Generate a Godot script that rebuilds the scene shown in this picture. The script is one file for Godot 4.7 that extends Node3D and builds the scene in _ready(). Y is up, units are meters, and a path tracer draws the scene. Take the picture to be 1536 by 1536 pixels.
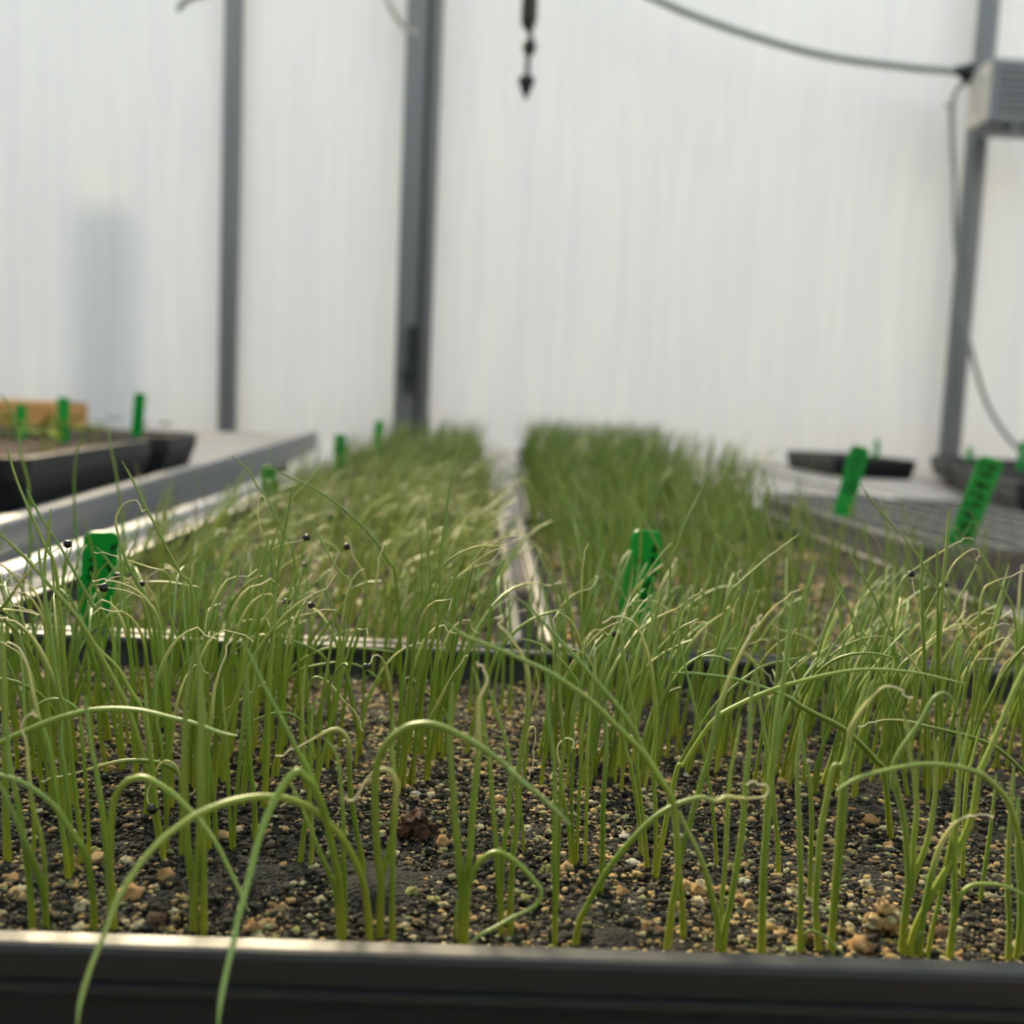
extends Node3D
# A greenhouse bench seen from just above the rim of a black seedling tray full of onion seedlings.
# Units are metres; the bench runs along -z. Tray rims are RIM high, the soil SOIL.

const RIM := 0.863
const SOIL := 0.8505
const BENCH := 0.80

class Geo:
	var v := PackedVector3Array()
	var n := PackedVector3Array()
	var c := PackedColorArray()
	var i := PackedInt32Array()
	func quad(a: Vector3, b: Vector3, d: Vector3, e: Vector3, col := Color.WHITE) -> void:   # clockwise seen from outside
		var f := (e - a).cross(b - a).normalized()
		var k := v.size()
		for p in [a, b, d, e]:
			v.append(p); n.append(f); c.append(col)
		i.append_array(PackedInt32Array([k, k + 1, k + 2, k, k + 2, k + 3]))
	func box(mid: Vector3, size: Vector3, turn := Basis(), col := Color.WHITE, cut := 0.0) -> void:   # with chamfered edges where cut > 0
		var h := size / 2.0
		var at := func(x: float, y: float, z: float) -> Vector3: return mid + turn * Vector3(x, y, z)
		var s := [-1.0, 1.0]
		for ax in 3:
			var u := (ax + 1) % 3
			var w := (ax + 2) % 3
			for q: float in s:
				var ps := []
				for m in [[-1, -1], [-1, 1], [1, 1], [1, -1]]:
					var p := Vector3()
					p[ax] = q * h[ax]; p[u] = m[0] * (h[u] - cut); p[w] = m[1] * (h[w] - cut)
					ps.append(mid + turn * p)
				if q > 0: quad(ps[0], ps[1], ps[2], ps[3], col)
				else: quad(ps[3], ps[2], ps[1], ps[0], col)
			if cut > 0.0:
				for a: float in s:
					for b: float in s:
						var p1 := Vector3(); var p2 := Vector3(); var p3 := Vector3(); var p4 := Vector3()
						p1[ax] = -(h[ax] - cut); p1[u] = a * h[u]; p1[w] = b * (h[w] - cut)
						p2[ax] = h[ax] - cut; p2[u] = a * h[u]; p2[w] = b * (h[w] - cut)
						p3[ax] = h[ax] - cut; p3[u] = a * (h[u] - cut); p3[w] = b * h[w]
						p4[ax] = -(h[ax] - cut); p4[u] = a * (h[u] - cut); p4[w] = b * h[w]
						var out := turn * ((p1 + p2 + p3 + p4) / 4.0)
						p1 = mid + turn * p1; p2 = mid + turn * p2; p3 = mid + turn * p3; p4 = mid + turn * p4
						if (p4 - p1).cross(p2 - p1).dot(out) > 0.0: quad(p1, p2, p3, p4, col)
						else: quad(p4, p3, p2, p1, col)
		if cut > 0.0:
			for a: float in s:
				for b: float in s:
					for d: float in s:
						var x := mid + turn * Vector3(a * h.x, b * (h.y - cut), d * (h.z - cut))
						var y := mid + turn * Vector3(a * (h.x - cut), b * h.y, d * (h.z - cut))
						var z := mid + turn * Vector3(a * (h.x - cut), b * (h.y - cut), d * h.z)
						var f := turn * Vector3(a, b, d).normalized()
						var k := v.size()
						for p in [x, y, z]:
							v.append(p); n.append(f); c.append(col)
						if (z - x).cross(y - x).dot(f) > 0.0: i.append_array(PackedInt32Array([k, k + 1, k + 2]))
						else: i.append_array(PackedInt32Array([k + 2, k + 1, k]))
	func tube(path: PackedVector3Array, radii: PackedFloat32Array, cols: PackedColorArray, sides := 6) -> void:
		var m := path.size()
		if m < 2: return
		var side := Vector3.RIGHT
		var first := v.size()
		for k in m:
			var t := (path[mini(k + 1, m - 1)] - path[maxi(k - 1, 0)]).normalized()
			side = side - t * side.dot(t)
			if side.length() < 0.05: side = t.cross(Vector3.FORWARD if absf(t.z) < 0.9 else Vector3.UP)
			side = side.normalized()
			var over := t.cross(side)
			for q in sides:
				var a := TAU * q / sides
				var d := side * cos(a) + over * sin(a)
				v.append(path[k] + d * radii[k]); n.append(d); c.append(cols[k])
		for k in m - 1:
			for q in sides:
				var a := first + k * sides + q
				var b := first + k * sides + (q + 1) % sides
				i.append_array(PackedInt32Array([a, a + sides, b, b, a + sides, b + sides]))
		for e: int in [0, m - 1]:
			var k := v.size()
			v.append(path[e] + (path[e] - path[1 if e == 0 else m - 2]).normalized() * radii[e] * 0.8)
			n.append((path[e] - path[1 if e == 0 else m - 2]).normalized()); c.append(cols[e])
			for q in sides:
				var a := first + e * sides + q
				var b := first + e * sides + (q + 1) % sides
				i.append_array(PackedInt32Array([k, a, b] if e == 0 else [k, b, a]))
	func pipe(path: Array, r: float, col := Color.WHITE, sides := 10) -> void:
		var p := PackedVector3Array(path)
		var rr := PackedFloat32Array(); rr.resize(p.size()); rr.fill(r)
		var cc := PackedColorArray(); cc.resize(p.size()); cc.fill(col)
		tube(p, rr, cc, sides)
	func lathe(prof: Array, mid := Vector3.ZERO, sides := 20, col := Color.WHITE) -> void:   # prof: Vector2(radius, height), from the top down
		for k in prof.size() - 1:
			for q in sides:
				var a := TAU * q / sides
				var b := TAU * (q + 1) / sides
				var p := func(w: Vector2, g: float) -> Vector3: return mid + Vector3(w.x * cos(g), w.y, w.x * sin(g))
				quad(p.call(prof[k], b), p.call(prof[k], a), p.call(prof[k + 1], a), p.call(prof[k + 1], b), col)
	func mesh() -> ArrayMesh:
		var a := []
		a.resize(Mesh.ARRAY_MAX)
		a[Mesh.ARRAY_VERTEX] = v; a[Mesh.ARRAY_NORMAL] = n; a[Mesh.ARRAY_COLOR] = c; a[Mesh.ARRAY_INDEX] = i
		var m := ArrayMesh.new()
		m.add_surface_from_arrays(Mesh.PRIMITIVE_TRIANGLES, a)
		return m

var taken := {}
var M := {}
var rng := RandomNumberGenerator.new()
var bumps := FastNoiseLite.new()

# ---------------------------------------------------------------- naming helpers
func numbered(called: String) -> String:
	if not taken.has(called):
		taken[called] = 0
		return called
	taken[called] += 1
	return "%s_%03d" % [called, taken[called]]

func tag(o: Node3D, label: String, category: String, group := "", kind := "") -> Node3D:
	o.set_meta("label", label); o.set_meta("category", category)
	if group: o.set_meta("group", group)
	if kind: o.set_meta("kind", kind)
	return o

func thing(called: String, label: String, category: String, at := Vector3.ZERO, turn := 0.0, group := "", kind := "") -> Node3D:
	var o := Node3D.new()
	o.name = numbered(called)
	add_child(o, true)
	o.position = at; o.rotation.y = turn
	return tag(o, label, category, group, kind)

func part(called: String, what, mat: Material, under: Node3D, label := "") -> MeshInstance3D:
	var o := MeshInstance3D.new()
	o.mesh = what.mesh() if what is Geo else what
	o.material_override = mat
	o.name = numbered(called) if under == self else called
	under.add_child(o, true)
	if label: o.set_meta("label", label)
	return o

func flat_material(called: String, col: Color, rough: float, metal := 0.0) -> StandardMaterial3D:
	var m := StandardMaterial3D.new()
	m.resource_name = called
	m.albedo_color = col; m.roughness = rough; m.metallic = metal
	M[called] = m
	return m

func noise_texture(freq: float, ramp: Array, size := 512, octaves := 4, kind := FastNoiseLite.TYPE_SIMPLEX_SMOOTH) -> NoiseTexture2D:
	var f := FastNoiseLite.new()
	f.noise_type = kind; f.frequency = freq; f.fractal_octaves = octaves; f.seed = 7
	var t := NoiseTexture2D.new()
	t.width = size; t.height = size; t.seamless = true; t.noise = f
	if ramp:
		var g := Gradient.new()
		var offs := PackedFloat32Array(); var cols := PackedColorArray()
		for k in ramp.size():
			offs.append(float(k) / (ramp.size() - 1)); cols.append(ramp[k])
		g.offsets = offs; g.colors = cols
		t.color_ramp = g
	return t

# ---------------------------------------------------------------- materials
func make_materials() -> void:
	var m := flat_material("black_plastic", Color(0.085, 0.095, 0.11), 0.6)
	m.metallic_specular = 0.52
	m.roughness_texture = noise_texture(0.02, [Color(0.75, 0.75, 0.75), Color(1, 1, 1)])
	m.uv1_triplanar = true; m.uv1_scale = Vector3(6, 6, 6)
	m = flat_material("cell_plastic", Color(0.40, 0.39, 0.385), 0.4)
	m = flat_material("aluminium", Color(0.50, 0.51, 0.53), 0.42, 0.2)
	m = flat_material("bright_metal", Color(0.72, 0.73, 0.75), 0.28, 0.85)
	m = flat_material("post_metal", Color(0.48, 0.49, 0.50), 0.4, 0.5)
	m = flat_material("mesh_metal", Color(0.76, 0.71, 0.67), 0.5, 0.35)
	m = flat_material("dark_metal", Color(0.17, 0.19, 0.20), 0.45, 0.3)
	m = flat_material("rusty_metal", Color(0.24, 0.22, 0.21), 0.55, 0.4)
	m = flat_material("cable_sheath", Color(0.52, 0.54, 0.52), 0.5)
	m = flat_material("box_paint", Color(0.50, 0.52, 0.54), 0.45)
	m = flat_material("cream_plastic", Color(0.80, 0.77, 0.73), 0.5)
	m = flat_material("tag_plastic", Color(0.05, 0.62, 0.24), 0.32)
	m.backlight = Color(0.2, 0.8, 0.35)
	m = flat_material("marker_ink", Color(0.035, 0.10, 0.09), 0.6)
	m = flat_material("card", Color(0.80, 0.60, 0.36), 0.9)
	m = flat_material("concrete", Color(0.27, 0.265, 0.25), 0.9)
	m.albedo_texture = noise_texture(0.015, [Color(0.8, 0.8, 0.8), Color(1, 1, 1)])
	m.uv1_triplanar = true; m.uv1_world_triplanar = true
	m = flat_material("rear_cladding", Color(0.2, 0.205, 0.21), 0.8)
	m = flat_material("outside_ground", Color(0.56, 0.57, 0.55), 0.95)
	# multiwall polycarbonate: fine upright flutes in the sheet, faint streaks of dried drips
	m = flat_material("polycarbonate", Color(1, 1, 1, 0.9), 0.35)
	m.transparency = BaseMaterial3D.TRANSPARENCY_ALPHA
	m.backlight = Color(1, 1, 1)
	m.cull_mode = BaseMaterial3D.CULL_DISABLED
	m.albedo_texture = flute_texture()
	m.uv1_triplanar = true; m.uv1_world_triplanar = true; m.uv1_scale = Vector3(0.46, 0.46, 0.46)
	m.uv1_triplanar_sharpness = 20.0
	var roof_sheet: StandardMaterial3D = m.duplicate()
	roof_sheet.resource_name = "roof_polycarbonate"
	roof_sheet.albedo_color = Color(1, 1, 1, 0.5)
	M["roof_polycarbonate"] = roof_sheet
	# living things
	m = flat_material("leaf", Color(1, 1, 1), 0.42)
	m.vertex_color_use_as_albedo = true
	m.backlight = Color(0.8, 0.8, 0.8)
	m.rim_enabled = true; m.rim = 0.2; m.rim_tint = 0.5
	var soft: StandardMaterial3D = m.duplicate()
	soft.resource_name = "soft_leaf"
	soft.roughness = 0.8
	soft.metallic_specular = 0.25
	M["soft_leaf"] = soft
	m = flat_material("dry_leaf", Color(1, 1, 1), 0.7)
	m.vertex_color_use_as_albedo = true
	m.backlight = Color(0.7, 0.7, 0.7)
	m = flat_material("seed_shell", Color(0.055, 0.055, 0.06), 0.55)
	m = flat_material("soil", Color(1, 1, 1), 0.95)
	m.albedo_texture = noise_texture(0.035, [Color(0.045, 0.042, 0.035), Color(0.085, 0.07, 0.052), Color(0.07, 0.09, 0.04), Color(0.15, 0.115, 0.075)], 1024, 5)
	m.heightmap_enabled = true
	m.heightmap_texture = noise_texture(0.14, [], 1024, 5)
	m.heightmap_scale = 0.16
	m.uv1_triplanar = true; m.uv1_scale = Vector3(5, 5, 5)
	var dry: StandardMaterial3D = m.duplicate()
	dry.resource_name = "dry_soil"
	dry.albedo_texture = noise_texture(0.035, [Color(0.26, 0.19, 0.15), Color(0.40, 0.30, 0.25), Color(0.33, 0.25, 0.19), Color(0.52, 0.42, 0.34)], 512, 5)
	M["dry_soil"] = dry
	m = flat_material("crumb", Color(1, 1, 1), 0.8)
	m.vertex_color_use_as_albedo = true
	m.heightmap_enabled = true
	m.heightmap_texture = noise_texture(0.05, [], 256, 4)
	m.heightmap_scale = 0.025
	m.uv1_triplanar = true; m.uv1_scale = Vector3(180, 180, 180)

func flute_texture() -> ImageTexture:
	# 2.17 m of sheet over 1024 pixels: a rib every 17 mm, and vertical drip streaks with soft irregular edges
	var im := Image.create(1024, 1024, false, Image.FORMAT_RGBA8)
	var a := FastNoiseLite.new(); a.seed = 3; a.frequency = 0.012; a.fractal_octaves = 4
	for x in 1024:
		var rib := 1.0 if x % 8 < 3 else 0.0
		for y in 1024:
			var ax := TAU * x / 1024.0
			var s := a.get_noise_3d(cos(ax) * 500.0, sin(ax) * 500.0, 40.0 * sin(TAU * y / 1024.0))
			var k := 0.96 - 0.02 * rib + 0.03 * s
			im.set_pixel(x, y, Color(k * 0.99, k * (0.99 + 0.004 * s), k * (1.0 - 0.02 * s), 1.0 if rib > 0 else 0.95))
	return ImageTexture.create_from_image(im)

# ---------------------------------------------------------------- trays
func rounded(w: float, d: float, r: float, inset: float) -> PackedVector2Array:
	var out := PackedVector2Array()
	var k := maxf(r - inset, 0.004)
	for q in 4:
		var mid := Vector2((w / 2 - inset - k) * (1 if q in [0, 3] else -1), (d / 2 - inset - k) * (1 if q < 2 else -1))
		for s in 7:
			var a := PI / 2 * (q + s / 6.0)
			out.append(mid + Vector2(cos(a), sin(a)) * k)
	return out

func loop_shell(prof: Array, w: float, d: float) -> Geo:   # prof: Vector2(inset, height) going from the outside over the top to the inside
	var g := Geo.new()
	var rows := []
	for p in prof: rows.append(rounded(w, d, 0.022, p.x))
	for k in prof.size() - 1:
		var m: int = rows[k].size()
		for q in m:
			var e := (q + 1) % m
			var p := func(r: int, s: int) -> Vector3: return Vector3(rows[r][s].x, prof[r].y, rows[r][s].y)
			g.quad(p.call(k, q), p.call(k + 1, q), p.call(k + 1, e), p.call(k, e))
	return g

func tray(label: String, at: Vector3, w: float, d: float, turn := 0.0, rim_mat := "black_plastic", skirt := 0.0078) -> Node3D:
	var t := thing("seed_tray", label, "seed tray", at, turn)
	var low := 0.063 - skirt
	part("rim", loop_shell([Vector2(0.0012, low), Vector2(0.0004, low + 0.0006), Vector2(0, 0.0615), Vector2(0.0006, 0.0626), Vector2(0.0016, 0.063), Vector2(0.0056, 0.063), Vector2(0.0066, 0.0624), Vector2(0.0072, 0.0612), Vector2(0.0072, 0.056)], w, d), M[rim_mat], t)
	var g := loop_shell([Vector2(0.014, 0.0), Vector2(0.0045, low - 0.0072), Vector2(0.001, low - 0.0017), Vector2(-0.0012, low - 0.0014), Vector2(-0.0012, low), Vector2(0.0012, low + 0.0004)], w, d)
	var inner := loop_shell([Vector2(0.0072, 0.057), Vector2(0.010, 0.046), Vector2(0.016, 0.002)], w, d)
	var k := g.v.size()
	g.v.append_array(inner.v); g.n.append_array(inner.n); g.c.append_array(inner.c)
	for q in inner.i: g.i.append(q + k)
	part("wall", g, M.black_plastic, t)
	g = Geo.new()
	g.box(Vector3(0, 0.0015, 0), Vector3(w - 0.03, 0.003, d - 0.03))
	part("base", g, M.black_plastic, t)
	return t

func rough_soil(w: float, d: float, cell: float, deep: float, dips: Array) -> Geo:
	var g := Geo.new()
	var nx := int(w / cell)
	var nz := int(d / cell)
	var h := PackedFloat32Array()
	for z in nz + 1:
		for x in nx + 1:
			var p := Vector2(-w / 2 + w * x / nx, -d / 2 + d * z / nz)
			var y := deep * (bumps.get_noise_2d(p.x * 900, p.y * 900) + 0.9 * bumps.get_noise_2d(p.x * 3200 + 50, p.y * 3200) + 0.5 * bumps.get_noise_2d(p.x * 200, p.y * 200 + 90))
			for q in dips: y += q.z * exp(-p.distance_squared_to(Vector2(q.x, q.y)) / (q.w * q.w))
			h.append(y)
			g.v.append(Vector3(p.x, y, p.y)); g.c.append(Color.WHITE)
	for z in nz + 1:
		for x in nx + 1:
			var r := nx + 1
			g.n.append(Vector3((h[z * r + maxi(x - 1, 0)] - h[z * r + mini(x + 1, nx)]) / (2 * cell), 1, (h[maxi(z - 1, 0) * r + x] - h[mini(z + 1, nz) * r + x]) / (2 * cell)).normalized())
	for z in nz:
		for x in nx:
			var a := z * (nx + 1) + x
			g.i.append_array(PackedInt32Array([a, a + 1, a + nx + 1, a + 1, a + nx + 2, a + nx + 1]))
	return g

func lump(seed_: int, rough: float, fine := false) -> ArrayMesh:   # an irregular crumb of radius about 1
	var n := FastNoiseLite.new()
	n.seed = seed_; n.frequency = 0.95; n.fractal_octaves = 3; n.fractal_gain = 0.6
	var pts := [Vector3.UP, Vector3.RIGHT, Vector3.BACK, Vector3.LEFT, Vector3.FORWARD, Vector3.DOWN]
	var tri := [[0, 1, 2], [0, 2, 3], [0, 3, 4], [0, 4, 1], [5, 2, 1], [5, 3, 2], [5, 4, 3], [5, 1, 4]]
	for step in 2 if fine else 1:
		var more := []
		var mids := {}
		for t in tri:
			var e := []
			for k in 3:
				var a: int = t[k]; var b: int = t[(k + 1) % 3]
				var key := Vector2i(mini(a, b), maxi(a, b))
				if not mids.has(key):
					mids[key] = pts.size()
					pts.append(((pts[a] + pts[b]) / 2.0).normalized())
				e.append(mids[key])
			more.append_array([[t[0], e[0], e[2]], [e[0], t[1], e[1]], [e[2], e[1], t[2]], [e[0], e[1], e[2]]])
		tri = more
	var g := Geo.new()
	var pos := []
	for p in pts: pos.append(p * (1.0 + rough * n.get_noise_3dv(p * 2.2) * 1.7))
	var ns := []
	for p in pts: ns.append(Vector3.ZERO)
	for t in tri:
		var f: Vector3 = (pos[t[1]] - pos[t[0]]).cross(pos[t[2]] - pos[t[0]])
		if f.dot(pos[t[0]]) < 0.0: f = -f
		for k in t: ns[k] += f
	for k in pts.size():
		g.v.append(pos[k]); g.n.append(ns[k].normalized()); g.c.append(Color.WHITE)
	for t in tri:
		var f: Vector3 = (pos[t[1]] - pos[t[0]]).cross(pos[t[2]] - pos[t[0]])
		g.i.append_array(PackedInt32Array([t[0], t[2], t[1]] if f.dot(pos[t[0]]) > 0.0 else [t[0], t[1], t[2]]))
	return g.mesh()

func crumb_color() -> Color:   # linear base colours of vermiculite, perlite, peat and algae-covered crumbs
	var k := rng.randf()
	var b := rng.randf_range(0.8, 1.25)
	if k < 0.34: return Color(0.70 * b, 0.47 * b, 0.18 * b)
	if k < 0.50: return Color(0.74 * b, 0.62 * b, 0.36 * b)
	if k < 0.66: return Color(0.38 * b, 0.23 * b, 0.11 * b)
	if k < 0.80: return Color(0.40 * b, 0.42 * b, 0.17 * b)
	return Color(0.10 * b, 0.065 * b, 0.035 * b)

func grit(under: Node3D, count: int, w: float, d: float, lo: float, hi: float, variants: Array, dark := false) -> void:
	for q in variants.size():
		var mm := MultiMesh.new()
		mm.transform_format = MultiMesh.TRANSFORM_3D
		mm.use_colors = true
		mm.mesh = variants[q]
		mm.instance_count = count / variants.size()
		for k in mm.instance_count:
			var p := Vector3.ZERO
			for trial in 4:
				p = Vector3(rng.randf_range(-w / 2, w / 2), 0, rng.randf_range(-d / 2, d / 2))
				if dark or bumps.get_noise_2d(p.x * 260 + 31, p.z * 260) > rng.randf_range(-0.5, 0.25): break
			var r := lo * pow(hi / lo, pow(rng.randf(), 2.2))
			p.y = rng.randf_range(-0.4, 0.5) * r + 0.0006
			var b := Basis.from_euler(Vector3(rng.randf() * TAU, rng.randf() * TAU, rng.randf() * TAU)).scaled(Vector3(r * rng.randf_range(0.8, 1.5), r * rng.randf_range(0.55, 0.9), r))
			mm.set_instance_transform(k, Transform3D(b, p))
			mm.set_instance_color(k, Color(0.022, 0.018, 0.009) * rng.randf_range(0.4, 2.2) if dark else crumb_color())
		var o := MultiMeshInstance3D.new()
		o.name = "fine_grit"
		o.multimesh = mm
		o.material_override = M.crumb
		o.set_meta("kind", "stuff")
		under.add_child(o, true)

# ---------------------------------------------------------------- seedlings
func smooth_path(ctrl: PackedVector3Array, steps: int) -> PackedVector3Array:
	var out := PackedVector3Array()
	var m := ctrl.size()
	for k in m - 1:
		var p0 := ctrl[maxi(k - 1, 0)]
		var p3 := ctrl[mini(k + 2, m - 1)]
		for s in steps: out.append(ctrl[k].cubic_interpolate(ctrl[k + 1], p0, p3, float(s) / steps))
	out.append(ctrl[m - 1])
	return out

func leaf_color(u: float, tone: float, warm: float) -> Color:   # pigment along a leaf: yellow-green sheath, green blade, bluish green towards the tip
	var a := Color(0.28, 0.30, 0.010)
	var b := Color(0.125, 0.215, 0.010)
	var d := Color(0.165, 0.275, 0.06)
	var col := a.lerp(b, smoothstep(0.0, 0.30, u)).lerp(d, smoothstep(0.45, 0.95, u))
	col = col.lerp(Color(0.42, 0.42, 0.06), warm)
	return Color(col.r * tone, col.g * tone, col.b * tone)

func leaf_tube(g: Geo, dry: Geo, path: PackedVector3Array, r: float, tip: String, sides: int, tone: float, warm: float) -> void:
	var m := path.size()
	var length := PackedFloat32Array([0.0])
	for k in range(1, m): length.append(length[k - 1] + path[k].distance_to(path[k - 1]))
	var total := length[m - 1]
	var dead := 0.0 if tip == "g" else clampf(0.013 / total, 0.1, 0.24)
	var live_end := m - 1
	var rad := PackedFloat32Array(); var cols := PackedColorArray()
	for k in m:
		var u := length[k] / total
		var w := r * lerpf(1.12, 0.86, smoothstep(0.0, 0.25, u)) * lerpf(1.0, 0.62, smoothstep(0.45, 0.95, u))
		if tip == "g": w *= lerpf(1.0, 0.45, smoothstep(0.95, 1.0, u))
		else: w *= lerpf(1.0, 0.5, smoothstep(1.0 - dead * 1.3, 1.0 - dead * 0.6, u))
		rad.append(w)
		if u <= 1.0 - dead: live_end = k
		var col := leaf_color(u, tone, warm)
		if dead > 0.0: col = col.lerp(Color(0.50, 0.48, 0.16), smoothstep(1.0 - dead * 2.2, 1.0 - dead, u))
		if u > 1.0 - dead: col = Color(0.50, 0.48, 0.16).lerp(Color(0.78, 0.68, 0.44), smoothstep(1.0 - dead, 1.0 - dead * 0.5, u))
		cols.append(col)
	if dead > 0.0: live_end = clampi(live_end, 1, m - 3)
	g.tube(path.slice(0, live_end + 1), rad.slice(0, live_end + 1), cols.slice(0, live_end + 1), sides)
	if dead > 0.0: dry.tube(path.slice(live_end), rad.slice(live_end), cols.slice(live_end), sides)

func seedling(label: String, at: Vector3, path: PackedVector3Array, r: float, tip: String, group := "onion seedlings in the front tray") -> Node3D:
	var o := thing("onion_seedling", label, "onion seedling", at, 0.0, group)
	var g := Geo.new(); var dry := Geo.new()
	leaf_tube(g, dry, path, r, tip, 7, rng.randf_range(0.85, 1.15), rng.randf_range(0.0, 0.25))
	part("leaf", g, M.leaf, o)
	if tip != "g": part("dry_tip", dry, M.dry_leaf, o)
	if tip == "s":
		var s := part("seed_coat", seed_mesh, M.seed_shell, o, "black seed coat")
		s.position = path[path.size() - 1]
		s.rotation = Vector3(rng.randf() * TAU, rng.randf() * TAU, 0)
		s.scale = Vector3(1.25, 0.95, 1.0) * rng.randf_range(0.0010, 0.0013)
	return o

var seed_mesh: ArrayMesh

func S(label: String, bx: float, bz: float, r: float, tip: String, ds: Array) -> void:   # base in tenths of a millimetre, then steps (right, up, back) from the base
	var ctrl := PackedVector3Array([Vector3(0, -0.004, 0)])
	for k in range(0, ds.size(), 3): ctrl.append(Vector3(ds[k], ds[k + 1], ds[k + 2]) * 1e-4)
	var path := smooth_path(ctrl, 4)
	if tip == "c":   # a fine wriggle in the dried end
		var m := path.size()
		for k in range(m - 5, m): path[k] += Vector3(sin(k * 2.1), cos(k * 1.7), sin(k * 1.3)) * 0.0004
	seedling(label, Vector3(bx * 1e-4, SOIL, bz * 1e-4), path, r * 1e-3, tip)

func grown_path(length: float, lean: float, bend: float, power: float, dir: float, wob: float, segs: int, curl: float) -> PackedVector3Array:
	var p := Vector3(0, -0.004, 0)
	var out := PackedVector3Array([p])
	var step := (length + 0.004) / segs
	for k in segs:
		var u := (k + 0.5) / segs
		var th := lean + bend * pow(u, power) + 0.05 * sin(u * 9.0 + wob)
		var az := dir + 0.5 * sin(u * 3.0 + wob) * u
		if u > 0.86: th += curl * (u - 0.86) * 7.0 * sin(u * 40.0 + wob) ; 
		p += Vector3(sin(th) * cos(az), cos(th), sin(th) * sin(az)) * step
		out.append(p)
	return out

const ORD := ["first", "second", "third", "fourth", "fifth", "sixth", "seventh", "eighth", "ninth", "tenth"]

func C(where: String, bx: float, bz: float, count: int, high: float, lean: float, dir: float) -> void:   # a clump sown from one pinch of seed; stems are told apart from left to right
	var xs := []
	for k in count: xs.append(rng.randf_range(-0.0075, 0.0075))
	xs.sort()
	for k in count:
		var kind := rng.randf()
		var length := high * rng.randf_range(0.75, 1.15)
		var path: PackedVector3Array
		var look := "upright"
		var tip := "g"
		var d := dir + rng.randf_range(-0.9, 0.9)
		var wob := rng.randf() * TAU
		if kind < 0.52:
			path = grown_path(length, lean * rng.randf_range(0.4, 1.4), rng.randf_range(0.0, 0.35), 1.5, d, wob, 14, 0.0)
		elif kind < 0.80:
			look = "arching"
			tip = "c" if rng.randf() < 0.6 else "g"
			path = grown_path(length * 1.15, lean, rng.randf_range(1.2, 2.1), 2.4, d, wob, 18, 1.2 if tip == "c" else 0.0)
		else:
			look = "hook-tipped"
			tip = "s" if rng.randf() < 0.35 else "c"
			path = grown_path(length, lean * 0.6, rng.randf_range(2.2, 3.6), 7.0, d, wob, 22, 1.5)
		var text := "%s onion seedling, %s stem of %s" % [look, ORD[k], where]
		seedling(text, Vector3(bx * 1e-4 + xs[k], SOIL, bz * 1e-4 + rng.randf_range(-0.005, 0.005)), path, rng.randf_range(0.55, 0.85) * 1e-3, tip)

func mass(g: Geo, dry: Geo, x0: float, x1: float, z0: float, z1: float, count: int, lo: float, hi: float, lean: float, bend: float, dir: float, clump: float, sides: int, segs: int, warm: float, r: float) -> void:
	var left := count
	while left > 0:
		var p := Vector3(rng.randf_range(x0, x1), SOIL, rng.randf_range(z0, z1))
		for k in mini(left, rng.randi_range(3, 8)):
			left -= 1
			var length := rng.randf_range(lo, hi)
			var curved := rng.randf()
			var path := grown_path(length, absf(rng.randfn(lean, lean * 0.6)), bend * (0.25 if curved < 0.5 else 1.0) * rng.randf_range(0.5, 1.5), 2.2, dir + rng.randfn(0.0, 0.9), rng.randf() * TAU, segs, 0.0)
			var at := p + Vector3(rng.randfn(0, clump), 0, rng.randfn(0, clump))
			at.x = clampf(at.x, x0, x1); at.z = clampf(at.z, z0, z1)
			for q in path.size(): path[q] += at
			leaf_tube(g, dry, path, r * rng.randf_range(0.8, 1.2), "c" if curved > 0.87 else "g", sides, rng.randf_range(0.8, 1.2), clampf(rng.randfn(warm, 0.15), 0, 0.9))

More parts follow.
